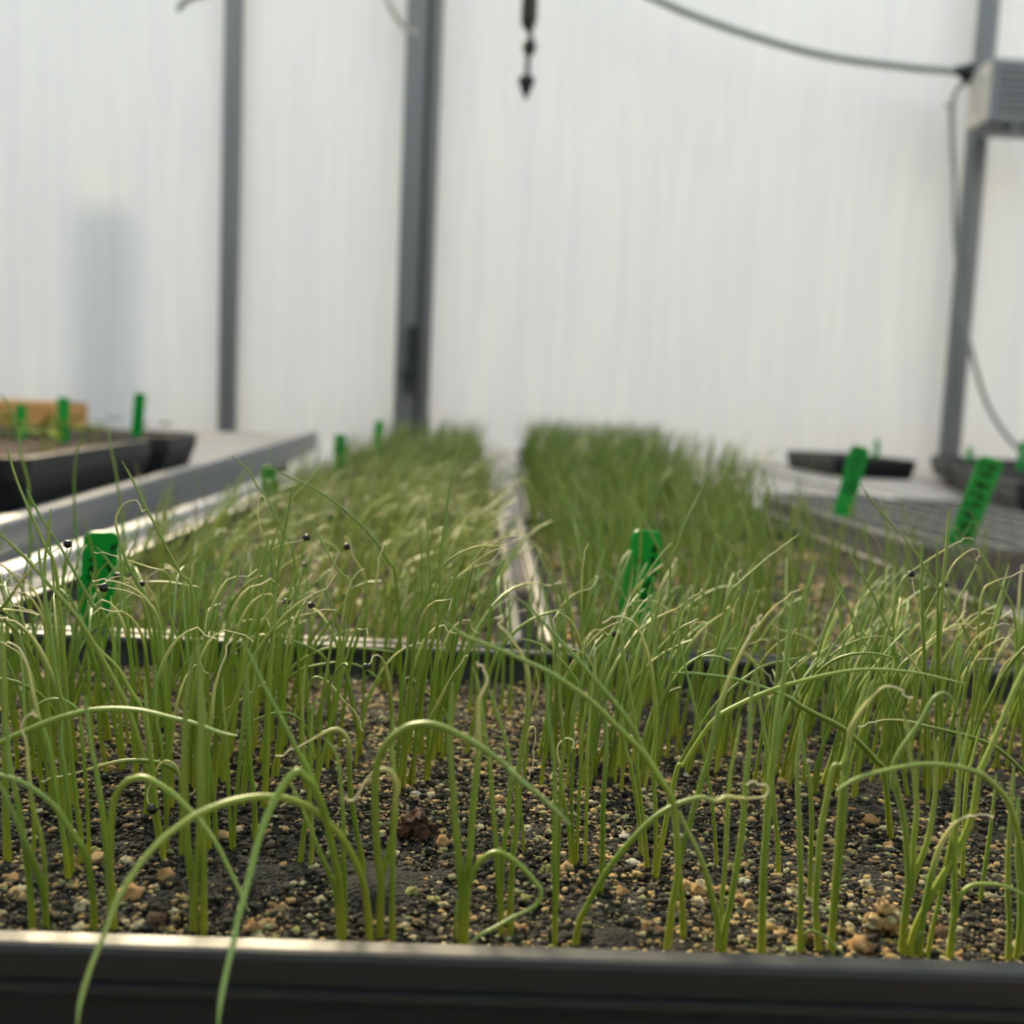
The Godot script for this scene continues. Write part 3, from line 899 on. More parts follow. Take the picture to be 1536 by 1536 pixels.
func build_fittings() -> void:
	# ribbed box on the right post
	var o := thing("ballast_box", "grey ribbed electrical box fixed to the right post", "electrical box", Vector3(1.862, 2.15, -4.22))
	var g := Geo.new()
	g.box(Vector3(0.26, 0.123, 0.10), Vector3(0.50, 0.235, 0.18), Basis(), Color.WHITE, 0.006)
	part("body", g, M.box_paint, o)
	for k in 7:
		g = Geo.new()
		g.box(Vector3(0.27, 0.05 + k * 0.026, 0.194), Vector3(0.46, 0.012, 0.012), Basis(), Color.WHITE, 0.003)
		part("rib", g, M.box_paint, o)
	g = Geo.new()
	g.box(Vector3(0.004, 0.12, 0.10), Vector3(0.012, 0.225, 0.17), Basis(), Color.WHITE, 0.003)
	for k in 4: g.box(Vector3(-0.005, 0.075 + k * 0.032, 0.10), Vector3(0.008, 0.008, 0.11), Basis(Vector3.RIGHT, 0.5), Color.WHITE, 0.002)
	part("end_cap", g, M.cream_plastic, o, "pale beige end cap with slanted vents")
	g = Geo.new()
	g.box(Vector3(0.2, -0.005, 0.10), Vector3(0.36, 0.03, 0.1), Basis(), Color.WHITE, 0.006)
	g.lathe([Vector2(0, 0.012), Vector2(0.014, 0.012), Vector2(0.014, -0.02), Vector2(0, -0.02)], Vector3(0.12, 0.0, 0.17))
	part("bracket", g, M.box_paint, o)
	g = Geo.new()
	g.box(Vector3(0.33, 0.245, 0.06), Vector3(0.16, 0.05, 0.08), Basis(), Color.WHITE, 0.008)
	part("top_lug", g, M.box_paint, o)
	# thick cable sagging across the top right
	o = thing("sagging_cable", "thick grey cable sagging from the top edge to the ribbed box", "cable", Vector3.ZERO)
	g = Geo.new()
	var pts := PackedVector3Array([Vector3(-0.15, 3.05, -4.2), Vector3(0.05, 2.92, -4.2), Vector3(0.30, 2.735, -4.2), Vector3(0.59, 2.596, -4.2), Vector3(0.90, 2.499, -4.2), Vector3(1.251, 2.423, -4.2), Vector3(1.575, 2.395, -4.2), Vector3(1.79, 2.388, -4.2), Vector3(1.88, 2.386, -4.2)])
	g.pipe(Array(smooth_path(pts, 6)), 0.0135, Color.WHITE, 12)
	part("sheath", g, M.cable_sheath, o)
	g = Geo.new()
	g.pipe([Vector3(1.80, 2.392, -4.2), Vector3(1.84, 2.389, -4.2)], 0.020, Color.WHITE, 12)
	g.pipe([Vector3(1.835, 2.389, -4.2), Vector3(1.93, 2.375, -4.2)], 0.034, Color.WHITE, 12)
	part("cable_gland", g, M.dark_metal, o, "dark cable gland")
	# thin cable
	o = thing("thin_cable", "thin grey cable looping from the ribbed box down past the right post", "cable", Vector3.ZERO)
	g = Geo.new()
	pts = PackedVector3Array([Vector3(1.91, 2.358, -4.22), Vector3(1.86, 2.357, -4.22), Vector3(1.822, 2.325, -4.22), Vector3(1.806, 2.255, -4.22), Vector3(1.822, 2.10, -4.22), Vector3(1.845, 1.95, -4.22), Vector3(1.868, 1.795, -4.24), Vector3(1.905, 1.62, -4.26), Vector3(1.935, 1.48, -4.28), Vector3(1.985, 1.30, -4.25), Vector3(2.085, 1.06, -4.25), Vector3(2.25, 0.88, -4.25), Vector3(2.45, 0.78, -4.22)])
	g.pipe(Array(smooth_path(pts, 6)), 0.0095, Color.WHITE, 10)
	part("sheath", g, M.cable_sheath, o)
	g = Geo.new()
	g.box(Vector3(1.795, 2.262, -4.22), Vector3(0.04, 0.014, 0.02), Basis(), Color.WHITE, 0.003)
	part("cable_tie", g, M.cream_plastic, o, "small pale cable tie")
	# short cable left of the centre post
	o = thing("short_cable", "short pale cable curving into the centre post at the top edge", "cable", Vector3.ZERO)
	g = Geo.new()
	pts = PackedVector3Array([Vector3(-0.56, 2.9, -4.36), Vector3(-0.52, 2.70, -4.36), Vector3(-0.482, 2.60, -4.36), Vector3(-0.446, 2.54, -4.36), Vector3(-0.40, 2.497, -4.38), Vector3(-0.36, 2.48, -4.38)])
	g.pipe(Array(smooth_path(pts, 6)), 0.013, Color.WHITE, 10)
	part("sheath", g, M.cream_plastic, o)
	# bent hook of wire at the top left
	o = thing("wire_hook", "bent grey wire end hanging in at the top left edge", "wire hook", Vector3.ZERO)
	g = Geo.new()
	pts = PackedVector3Array([Vector3(-0.70, 2.22, -3.0), Vector3(-0.80, 2.10, -3.0), Vector3(-0.865, 2.072, -3.0), Vector3(-0.898, 2.056, -3.0), Vector3(-0.912, 2.035, -3.0)])
	g.pipe(Array(smooth_path(pts, 5)), 0.008, Color.WHITE, 8)
	part("wire", g, M.cable_sheath, o)
	# hanging fitting
	o = thing("hanging_mister", "dark fitting hanging at top centre: weight, collar, rod and pointed tip", "hanging fitting", Vector3(0.047, 0, -2.2))
	g = Geo.new()
	g.pipe([Vector3(0, 1.80, 0), Vector3(0, 3.05, 0)], 0.004, Color.WHITE, 8)
	part("cord", g, M.cable_sheath, o)
	g = Geo.new()
	g.lathe([Vector2(0.001, 1.830), Vector2(0.012, 1.826), Vector2(0.017, 1.812), Vector2(0.017, 1.772), Vector2(0.013, 1.757), Vector2(0.005, 1.750)])
	part("weight", g, M.rusty_metal, o)
	g = Geo.new()
	g.lathe([Vector2(0.006, 1.752), Vector2(0.006, 1.736), Vector2(0.013, 1.727), Vector2(0.015, 1.716), Vector2(0.011, 1.706), Vector2(0.005, 1.700)], Vector3(0.004, 0, 0))
	part("collar", g, M.rusty_metal, o)
	g = Geo.new()
	g.lathe([Vector2(0.0055, 1.703), Vector2(0.0055, 1.660)], Vector3(0.002, 0, 0))
	part("rod", g, M.rusty_metal, o)
	g = Geo.new()
	g.lathe([Vector2(0.005, 1.664), Vector2(0.017, 1.656), Vector2(0.018, 1.650), Vector2(0.009, 1.628), Vector2(0.001, 1.610)], Vector3(0.001, 0, 0))
	part("pointed_tip", g, M.dark_metal, o)

func build_tags() -> void:
	plant_tag("green tag with dark writing, standing at the left behind the front tray", Vector3(-0.196, SOIL, -0.515), Vector3(-0.186, 0.907, -0.50), 0.0165, 3, true)
	plant_tag("green round-topped tag with dark writing right of the centre gap", Vector3(0.078, SOIL, -0.53), Vector3(0.0845, 0.9165, -0.52), 0.0165, 5, true)
	plant_tag("small green tag among seedlings at the left edge of the second row", Vector3(-0.244, SOIL, -1.17), Vector3(-0.244, 0.899, -1.15), 0.018, 0)
	plant_tag("small green tag at the left edge of the third row", Vector3(-0.232, SOIL, -1.62), Vector3(-0.229, 0.923, -1.60), 0.018, 0)
	plant_tag("small green tag in front of the foot of the broad centre post", Vector3(-0.236, SOIL, -2.2), Vector3(-0.234, 0.936, -2.2), 0.018, 0)
	plant_tag("green tag leaning right at the far left of the empty cell tray", Vector3(0.459, 0.858, -1.30), Vector3(0.476, 0.947, -1.30), 0.0235, 6)
	plant_tag("tall green tag with rows of dark writing at the near edge of the cell tray", Vector3(0.487, 0.858, -1.03), Vector3(0.503, 0.948, -1.01), 0.0245, 8)
	plant_tag("tiny green tag left of the round post", Vector3(1.30, 0.86, -3.4), Vector3(1.30, 0.926, -3.4), 0.016, 0)
	plant_tag("tiny green tag just right of the round post", Vector3(1.52, 0.86, -3.2), Vector3(1.52, 0.916, -3.2), 0.018, 0)
	plant_tag("tiny green tag at the right frame edge under the thin cable", Vector3(1.37, 0.86, -2.6), Vector3(1.372, 0.95, -2.6), 0.018, 0)
	plant_tag("green upright tag among the sprouts, left of the leaning one", Vector3(-0.655, 0.893, -1.60), Vector3(-0.655, 0.961, -1.60), 0.0175, 0)
	plant_tag("green tag leaning right among the sprouts on the left bench", Vector3(-0.635, 0.893, -1.87), Vector3(-0.625, 0.972, -1.86), 0.020, 0)
	plant_tag("faint green tag at the far left edge before the tan carton", Vector3(-0.755, 0.893, -1.68), Vector3(-0.755, 0.946, -1.68), 0.016, 0)

func build_stems() -> void:
	S("onion seedling,upright,leaving the top of the pair,in leftmost clump along the near rim",-1006,-2293,0.88,"g",[-7,78,0,-13,147,0,-23,222,0,-37,312,0,-52,388,0,-57,444,0,-63,505,0])
	S("onion seedling,bent over into a brown hook,in leftmost clump along the near rim",-979,-2296,0.65,"c",[1,95,3,-1,175,7,-8,232,10,-24,302,14,-31,396,20,-34,452,23,-43,489,26,-36,509,27,-21,522,29,-6,520,30])
	S("onion seedling,leaning left and crossing its neighbour,in leftmost clump along the near rim",-978,-2295,0.88,"g",[-2,81,5,-17,146,11,-35,205,18,-57,276,27,-79,340,36,-91,366,40])
	S("onion seedling,tall and straight at the left edge,second clump from left",-1217,-2624,1.12,"g",[-5,121,0,-7,227,0,-5,326,0,-6,431,0,-11,569,0,-14,654,0])
	S("onion seedling,thin and upright,in second clump from left behind the rim clumps",-1171,-2667,0.56,"g",[0,85,-5,-13,189,-15,-19,242,-21,-38,372,-36,-47,475,-50,-61,544,-60])
	S("onion seedling,long,bending left out of view,second clump from left",-868,-2300,0.88,"g",[-2,65,4,-8,148,11,-20,200,16,-42,238,21,-77,303,30,-112,341,38,-152,370,45,-192,384,52,-240,393,60])
	S("onion seedling,leaning left behind the pale bow,second clump from left",-824,-2296,0.88,"g",[-7,83,0,-17,209,0,-28,302,0,-42,394,0,-51,435,0,-61,511,0,-66,556,0])
	S("onion seedling,pale,bowing to the right over the rim soil,second clump from left",-822,-2294,0.88,"g",[0,88,7,-3,154,15,0,220,23,9,313,37,22,354,43,45,381,49,77,394,55,108,389,61,155,365,71,192,337,81,220,314,89,261,268,103,294,216,117,321,172,130,340,136,140])
	S("onion seedling,upright,first stem of third clump from left behind the rim clumps",-1030,-2569,0.84,"g",[-5,112,-7,-17,213,-17,-28,279,-24,-39,340,-32,-39,407,-40])
	S("onion seedling,short,leaning left,second stem of third clump from left behind the rim clumps",-1020,-2533,0.79,"c",[-10,60,-4,-22,127,-10,-39,209,-18,-56,290,-28,-70,350,-36,-97,414,-46,-117,479,-56,-135,544,-66,-157,582,-73,-179,594,-76,-204,595,-80])
	S("onion seedling,upright,beside a curled sprout,in fourth clump from left behind the rim clumps",-1031,-2619,0.74,"g",[5,72,-3,-9,162,-9,-23,265,-17,-32,344,-24,-49,428,-32,-60,445,-34,-73,496,-39,-86,563,-47,-106,664,-58,-117,725,-65,-131,792,-73,-140,850,-80])
	S("onion seedling,slender,arching left in a half hoop,fourth clump from left",-1022,-2670,0.60,"g",[-5,146,3,-12,255,7,-18,339,10,-23,400,13,-37,422,14,-67,438,15,-97,439,17,-126,426,18,-148,402,20])
	S("onion seedling,upright left stem of three,in third clump from left along the near rim",-638,-2294,0.98,"g",[-1,91,0,-9,154,0,-16,216,0,-22,310,0,-25,402,0,-26,489,0,-21,581,0,-10,654,0,0,688,0])
	S("onion seedling,upright middle stem of three,in third clump from left along the near rim",-634,-2292,0.93,"g",[1,124,3,7,220,5,10,315,8,7,409,12,10,496,16,5,600,20])
	S("onion seedling,tallest right stem of three,in third clump from left along the near rim",-613,-2292,0.98,"g",[-2,124,0,-6,249,0,-12,404,0,-12,522,0,-18,613,0,-25,703,0])
	S("onion seedling,upright,right of the dangling seed,sixth clump from left",-833,-2734,0.65,"g",[-9,124,-6,-21,231,-14,-27,297,-20,-44,367,-26,-52,510,-40])
	S("onion seedling,upright,beside a dangling seed,in sixth clump from left behind the rim clumps",-822,-2670,0.84,"g",[-8,62,0,-20,116,0,-28,188,0,-39,289,0,-51,395,0,-58,501,0])
	S("onion seedling,looping over with a black seed hanging down,sixth clump from left",-790,-2704,0.56,"s",[2,106,6,2,201,14,-2,239,17,-13,261,20,-33,272,22,-52,261,25,-65,233,29,-70,215,31,-80,187,34,-76,163,37,-65,145,40])
	S("onion seedling,long,bowing left at middle height,sixth clump from left",-784,-2713,0.74,"c",[0,101,3,-2,176,6,-9,217,7,-28,244,9,-73,260,11,-142,264,15,-199,254,19,-277,229,24,-328,216,27,-373,204,30])
	S("onion seedling,long bow sweeping right across its neighbours,in leftmost clump behind the rim clumps",-1290,-2500,0.93,"g",[8,91,3,35,209,10,82,345,19,122,376,23,155,395,26,205,420,30,254,443,35,303,461,39,352,475,43,417,483,49,482,482,56,547,471,62,609,460,68,656,446,74,688,439,77,716,437,80])
	S("onion seedling,diagonal,right of the long straight one,fifth clump from left",-855,-2766,0.70,"g",[-25,73,-3,-44,219,-12,-49,285,-16,-67,371,-23,-105,431,-29,-143,491,-35,-196,539,-42,-249,608,-50,-314,686,-60])
	S("onion seedling,long straight diagonal,tip far to the left,fifth clump from left",-854,-2749,0.84,"g",[-26,136,-3,-49,228,-6,-72,311,-9,-106,400,-13,-143,471,-16,-190,552,-20,-241,632,-24,-296,693,-28,-332,731,-31,-386,789,-35,-458,853,-40])
	S("onion seedling,bowing left with a pale tip,seventh clump from left",-1178,-2900,0.93,"c",[-12,65,-3,-18,192,-12,-25,324,-23,-43,394,-30,-68,453,-37,-97,505,-43,-129,544,-49,-165,571,-54,-192,577,-57,-216,583,-60])
	S("onion seedling,tall spear above the tag,in fifth clump from left midway across the tray",-1227,-2983,0.74,"g",[-13,91,-3,-30,162,-6,-45,318,-16,-50,434,-23,-61,600,-35,-67,735,-46,-60,812,-53,-55,897,-60])
	S("onion seedling,very tall spear reaching over the left bench,fifth clump from left",-1205,-3015,0.74,"g",[-9,80,-4,-13,191,-12,-73,676,-64,-114,775,-77,-167,878,-92,-212,970,-106,-247,1064,-120])
	S("onion seedling,tall diagonal spear left of the tag,ninth clump from left",-1197,-3280,0.70,"g",[-14,61,-3,-35,189,-12,-47,498,-41,-75,560,-48,-131,651,-60,-191,745,-74,-247,819,-85,-306,918,-100])
	S("onion seedling,tall straight spear leaning left,in sixteenth clump from left midway across the tray",-877,-3244,0.70,"g",[-30,214,-7,-50,607,-28,-85,668,-32,-116,717,-36,-160,799,-42,-204,876,-48,-249,962,-54,-290,1029,-60])
	S("onion seedling,tall with a drooping squiggle tip,twelfth clump from left",-978,-3258,0.70,"c",[-39,248,-10,-76,502,-24,-99,585,-30,-130,634,-33,-170,704,-39,-193,770,-44,-208,828,-48,-204,858,-51,-181,892,-54,-148,904,-56,-134,885,-58,-132,872,-59,-122,869,-60])
	S("onion seedling,thin,threading left to right,in twelfth clump from left midway across the tray",-960,-3295,0.47,"c",[3,240,-7,-9,413,-14,-55,539,-20,-58,658,-26,-127,685,-30,-204,707,-34,-252,721,-37,-303,727,-40])
	S("onion seedling,leaning right with a black seed at its tip,third clump from left",-1618,-3289,0.70,"s",[19,349,0,45,501,0,70,535,0,91,558,0,133,623,0,187,689,0,237,727,0,270,749,0,286,756,0])
	S("onion seedling,yellowed,drooping right,in second clump from left midway across the tray",-1693,-3406,0.84,"c",[9,273,6,31,453,11,62,498,13,97,509,14,162,510,17,219,502,19,249,494,20])
	S("onion seedling,yellowed upper one,drooping right,in leftmost clump midway across the tray",-1737,-3468,0.65,"c",[1,295,-13,18,475,-24,52,507,-27,91,508,-30,133,503,-33,176,492,-36,219,473,-40])
	S("onion seedling,thin bow with a seed before the tag,thirteenth clump from left",-915,-3062,0.56,"s",[-10,115,-2,-21,310,-6,-40,471,-10,-66,570,-13,-74,605,-15,-106,631,-16,-146,649,-17,-185,657,-19,-225,659,-20])
	S("onion seedling,bowing left with pale blunt tip over the tag,thirteenth clump from left",-903,-3012,0.79,"c",[-18,133,-2,-24,286,-5,-43,483,-10,-53,577,-12,-85,631,-14,-116,661,-16,-159,682,-17,-206,691,-19,-251,689,-20])
	S("onion seedling,thin,lying over to the left,fourth clump from left",-963,-3623,0.51,"c",[-10,332,-17,-35,519,-31,-47,557,-34,-88,565,-37,-160,575,-43,-232,573,-49,-304,567,-55,-354,553,-60])
	S("onion seedling,arching with a seed by its foot,fourth clump from left",-962,-3553,0.56,"s",[-15,257,-9,-40,478,-21,-55,532,-24,-70,582,-27,-90,613,-29,-123,635,-32,-160,635,-34,-201,614,-37,-234,580,-40])
	S("onion seedling,upright,close beside the tallest,in eighth clump from left behind the rim clumps",-721,-2743,0.79,"c",[-7,88,-3,-11,197,-9,-13,263,-14,-4,408,-24,1,458,-28,20,531,-34,39,592,-40])
	S("onion seedling,left stem of the narrow V,eighth clump from left",-659,-2748,0.65,"g",[-4,30,0,-12,127,0,-18,238,0,-23,305,0,-32,415,0,-37,487,0])
	S("onion seedling,right stem of the narrow V,eighth clump from left",-659,-2748,0.70,"g",[2,30,0,5,128,0,14,239,0,22,380,0,27,490,0])
	S("onion seedling,upright,in seventh clump from left behind the rim clumps",-723,-2811,0.84,"g",[-1,42,-1,-11,135,-7,-23,208,-12,-31,275,-17,-51,422,-30])
	S("onion seedling,upright,thick,in ninth clump from left behind the rim clumps",-613,-2820,0.93,"g",[-4,100,0,-19,214,0,-24,283,0,-28,395,0,-34,507,0])
	S("onion seedling,upright,thick and pale green,in twentieth clump from left midway across the tray",-646,-3066,1.12,"g",[7,63,0,8,97,0,10,282,0,11,404,0,21,526,0,25,686,0])
	S("onion seedling,leaning right at the hollow,in tenth clump from left behind the rim clumps",-462,-2681,0.84,"g",[7,66,0,16,133,0,23,217,0,23,265,0,23,409,0,36,463,0])
	S("onion seedling,upright at the hollow,in tenth clump from left behind the rim clumps",-429,-2664,0.70,"g",[1,96,-2,-9,185,-5,-15,274,-8,-27,303,-9,-35,444,-15,-31,549,-20])
	S("onion seedling,leaning back left behind the kinked one,fourth clump from left",-290,-2283,0.74,"g",[-20,121,-4,-33,155,-6,-66,227,-10,-92,287,-14,-118,341,-18,-131,371,-20])
	S("onion seedling,sharply kinked,its end hanging over the rim,fourth clump from left",-287,-2283,0.98,"g",[-6,84,15,-11,173,38,-24,262,66,-39,357,99,-62,423,126,-77,444,137,-91,460,147,-113,439,166,-130,407,189,-143,374,213,-152,336,242,-158,289,279,-162,256,308,-167,222,338,-167,192,367,-170,161,400,-170,120,448,-166,94,480])
	S("onion seedling,long and straight,leaning left to a blunt tip,fourth clump from left",-285,-2283,0.79,"g",[-17,141,4,-38,262,10,-57,331,13,-78,384,16,-85,403,18,-124,479,23,-159,549,27,-195,618,33,-218,672,37,-241,713,40])
	S("onion seedling,slim,right of the kinked pair,fourth clump from left",-284,-2284,0.70,"g",[-3,106,-3,-9,199,-6,-13,291,-10,-23,383,-14,-33,438,-17,-65,482,-20])
	S("onion seedling,yellow-green,looping left and hanging over the rim,fourth clump from left",-221,-2281,0.93,"g",[-11,86,13,-23,170,32,-57,261,57,-96,320,79,-134,359,98,-174,384,116,-210,395,132,-251,400,151,-300,396,176,-347,383,203,-377,367,223,-409,344,249,-439,312,278,-464,269,315,-475,238,341,-482,201,372,-492,159,410,-495,116,452,-490,87,480])
	S("onion seedling,great pale bow sweeping right,in fourth clump from left along the near rim",-200,-2282,1.02,"g",[-3,83,6,-3,149,13,-14,248,26,-20,362,42,-19,431,53,-10,470,59,6,502,66,29,527,72,56,546,78,96,555,86,134,550,94,172,536,103,213,517,113,254,493,123,288,469,133,274,478,137,311,451,148,346,428,159,380,401,170,410,376,180])
	S("onion seedling,right fork,leaning away,in fourth clump from left along the near rim",-199,-2282,0.79,"g",[-3,110,-2,0,172,-4,10,222,-6,22,297,-9,19,389,-13,10,444,-16,10,535,-20])
	S("onion seedling,upright,crook tip trailing left,in fourth clump from left along the near rim",-171,-2283,0.88,"c",[-5,82,3,-7,179,9,-8,276,15,-5,355,21,-1,387,24,-11,415,26,-30,428,28,-53,421,30,-73,400,33,-89,368,37,-103,354,39,-115,363,40])
	S("onion seedling,upright,passing behind the yellow loop,eleventh clump from left",-276,-2594,0.84,"c",[-5,40,2,-16,98,5,-28,164,11,-40,244,18,-44,291,22,-48,381,32,-59,406,35,-75,418,37,-101,413,41,-143,389,47,-190,363,54,-228,346,60])
	S("onion seedling,hooked over with a pale sloping tip,twenty-first clump from right",-543,-3277,0.65,"c",[1,178,4,-10,287,7,2,332,9,10,352,10,31,355,11,65,335,12,109,285,15,144,253,17,165,219,18,174,185,20])
	S("onion seedling,slim bow leaning left,in twenty-first clump from right midway across the tray",-519,-3237,0.70,"g",[-19,171,11,-36,215,15,-65,241,18,-98,249,22,-139,245,26,-195,219,33,-238,181,40])
	S("onion seedling,yellow tip pointing up right,in fifteenth clump from left midway across the tray",-909,-3337,0.65,"c",[8,109,5,21,155,8,69,207,13,125,251,18,194,309,25,235,344,30])
	S("onion seedling,thin bow to the right,level with the far rim,tenth clump from left",-694,-3654,0.65,"g",[-9,145,-3,16,271,-6,57,311,-8,108,342,-10,155,358,-11,225,362,-14,296,358,-17,385,350,-20])
	S("onion seedling,long bow over the far rim,drooping right,tenth clump from left",-681,-3584,0.65,"c",[2,119,-2,-10,214,-5,-33,363,-10,-16,406,-11,-35,414,-12,-104,409,-15,-164,389,-17,-190,374,-18,-197,354,-19,-183,341,-20])
	S("onion seedling,tall with a crooked hook tip,tenth clump from left",-672,-3516,0.60,"c",[-27,324,-10,-56,657,-25,-71,715,-28,-96,778,-31,-113,836,-34,-113,899,-38,-100,913,-39,-89,897,-40])
	S("onion seedling,diagonal,leaning left,fourth stem of tenth clump from left toward the far rim",-621,-3590,0.65,"g",[-18,260,-12,-52,691,-43,-88,768,-50,-118,827,-55,-153,890,-61,-192,935,-67,-226,989,-73,-287,1041,-80])
	S("onion seedling,leaning left,first stem of nineteenth clump from right midway across the tray",-544,-3463,0.65,"g",[-47,340,-17,91,593,-37,47,672,-44,9,728,-50,-20,781,-55,-47,833,-60])
	S("onion seedling,bowed right over the far rim,nineteenth clump from right",-500,-3467,0.70,"g",[-9,162,0,-12,278,0,-23,360,0,-55,391,0,-109,416,0,-172,434,0,-208,439,0])
	S("onion seedling,pale,curling right,in nineteenth clump from right midway across the tray",-500,-3467,0.60,"c",[11,345,-12,31,549,-22,42,608,-25,59,653,-27,95,682,-30])
	S("onion seedling,second thin bow below the far rim,ninth clump from left",-736,-3649,0.60,"g",[0,193,-4,50,243,-6,105,279,-9,161,295,-11,222,306,-13,269,303,-15,316,290,-17,388,243,-20])
	S("onion seedling,short dark stem by the rim,fifth clump from left",-26,-2284,0.56,"g",[-2,51,-4,0,102,-10])
	S("onion seedling,left stem of the stout V,fifth clump from left",-9,-2279,1.07,"g",[-7,119,0,-18,213,0,-30,307,0,-43,430,0,-49,486,0,-49,578,0,-48,624,0])
	S("onion seedling,right stem of the stout V,fifth clump from left",-6,-2279,1.02,"c",[-2,136,2,5,232,5,8,343,8,13,436,11,14,493,13,10,585,16,20,616,17,28,641,18,18,665,19,0,681,20])
	S("onion seedling,lying in a loop on the soil,fifth clump from left",-4,-2281,0.79,"g",[3,131,12,9,168,17,19,202,22,36,226,26,58,241,30,82,240,34,112,223,40,140,200,47,161,177,53,169,165,56,164,144,61,143,126,67,110,113,74,76,95,82,36,77,92,9,59,100])
	S("onion seedling,left stem of the middle V,sixth clump from left",83,-2323,0.70,"g",[-6,68,0,-16,148,0,-23,228,0,-35,323,0,-46,418,0,-62,506,0,-78,598,0,-95,653,0])
	S("onion seedling,right stem of the middle V,sixth clump from left",85,-2326,0.74,"g",[-7,98,-3,-8,167,-6,-5,224,-8,1,303,-12,3,381,-16,2,407,-18,-16,483,-22,-38,545,-26,-58,596,-30])
	S("onion seedling,upright,ending in a high hook,sixth clump from left",103,-2324,0.84,"c",[-3,101,0,-2,197,0,4,293,0,-1,388,0,4,430,0,14,525,0,16,618,0,4,673,0,-18,709,0,-41,739,0,-61,756,0,-51,766,0,-54,774,0,-65,769,0])
	S("onion seedling,pale dry thread,in sixth clump from left along the near rim",115,-2343,0.33,"c",[-7,59,0,-9,124,0,-7,176,0,-7,208,0])
	S("onion seedling,slender left stem of the tall pair,seventh clump from left",210,-2295,0.70,"g",[-7,119,0,-14,214,0,-17,309,0,-24,433,0,-27,459,0,-48,582,0,-47,674,0])
	S("onion seedling,bowing right to a bleached tip,seventh clump from left",254,-2282,0.84,"c",[6,54,1,22,100,2,51,165,3,78,214,4,120,273,6,163,323,8,206,356,10,249,375,11,279,382,12,309,375,14,330,386,14,363,384,15,392,387,17,419,393,18,424,411,18,410,423,19,377,423,20])
	S("onion seedling,right stem of the tall pair,tenth clump from right",223,-2466,0.60,"g",[-1,102,-1,-4,271,-3,-5,371,-5,-1,416,-6,-16,531,-8,-28,642,-10])
	S("onion seedling,left stem of the fan,in ninth clump from right behind the rim clumps",285,-2721,0.70,"c",[-9,61,2,-19,118,6,-39,213,12,-50,288,18,-59,319,21,-59,349,23,-44,368,26,-26,370,27,-15,346,30])
	S("onion seedling,middle stem of the fan,in ninth clump from right behind the rim clumps",290,-2722,0.60,"g",[-6,60,0,-17,171,-2,-18,282,-3,-18,348,-4,-28,421,-6,-5,531,-8,0,639,-10])
	S("onion seedling,right stem of the fan,in ninth clump from right behind the rim clumps",294,-2726,0.60,"g",[1,73,-1,0,188,-4,1,279,-7,-1,383,-11,13,474,-15,21,528,-17,24,601,-20])
	S("onion seedling,single,upright,in ninth clump from right behind the rim clumps",320,-2712,0.56,"g",[-4,138,-5,-8,283,-13,-9,385,-20,-5,529,-30])
	S("onion seedling,thin,hooked at half height,in twelfth clump from left behind the rim clumps",155,-2794,0.42,"c",[-11,81,2,-21,177,5,-11,229,7,-15,305,10,-8,355,12,4,372,13,12,360,14,12,308,16,3,234,20])
	S("onion seedling,bowed,drooping with a pale tail,fourteenth clump from right",188,-3473,0.56,"c",[-5,164,0,20,258,0,24,300,0,15,350,0,1,373,0,-27,381,0])
	S("onion seedling,brownish,leaning right to a pale break,sixteenth clump from right",-223,-3266,0.70,"c",[23,85,4,62,207,13,93,280,20,117,339,26,148,402,33,188,462,40])
	S("onion seedling,cream-tipped,lowest of the blown ones,eighteenth clump from left",-142,-3505,0.60,"c",[-7,304,-5,2,525,-11,18,594,-12,39,640,-14,73,674,-15,100,693,-16,140,710,-18,180,728,-19,199,758,-20])
	S("onion seedling,cream-tipped,lower of the blown ones,eighteenth clump from left",-110,-3508,0.60,"c",[-18,348,-12,-7,623,-26,24,656,-28,63,694,-31,102,728,-34,138,752,-37,178,767,-39,172,755,-40])
	S("onion seedling,cream-tipped,upper of the blown ones,eighteenth clump from left",-80,-3579,0.56,"c",[-20,379,-12,-15,598,-22,20,660,-26,50,712,-29,80,755,-32,107,780,-34,153,795,-37,201,804,-39,213,810,-40])
	S("onion seedling,leaning left with a curled tip,eighteenth clump from left",-78,-3512,0.56,"c",[-15,137,0,-54,210,0,-101,255,0,-153,298,0,-167,302,0,-175,290,0])
	S("onion seedling,upright at the centre right,in eighth clump from right behind the rim clumps",348,-2565,0.79,"g",[-2,96,0,-8,237,0,-8,342,0,-8,405,0,-17,508,0])
	S("onion seedling,left stem,leaning left,in seventh clump from right behind the rim clumps",489,-2782,0.70,"g",[-14,96,-3,-31,190,-7,-47,264,-10,-67,331,-14,-83,441,-20])
	S("onion seedling,right stem,leaning left,in sixth clump from right behind the rim clumps",495,-2705,0.70,"g",[-13,74,-1,-31,184,-3,-49,293,-6,-59,395,-9,-84,521,-14,-103,610,-17,-118,698,-20])
	S("onion seedling,straight,in sixth clump from right behind the rim clumps",504,-2651,0.70,"c",[-4,99,0,-12,208,0,-24,316,0,-23,418,0,-43,577,0,-84,688,0,-120,718,0,-148,719,0,-182,703,0])
	S("onion seedling,branching right,in sixth clump from right behind the rim clumps",506,-2652,0.74,"g",[2,33,0,14,136,0,26,227,0,41,318,0,55,323,0,87,382,0,134,455,0,205,501,0,266,532,0,324,555,0,353,564,0,430,587,0,507,602,0,585,605,0,665,600,0,725,589,0,797,576,0])
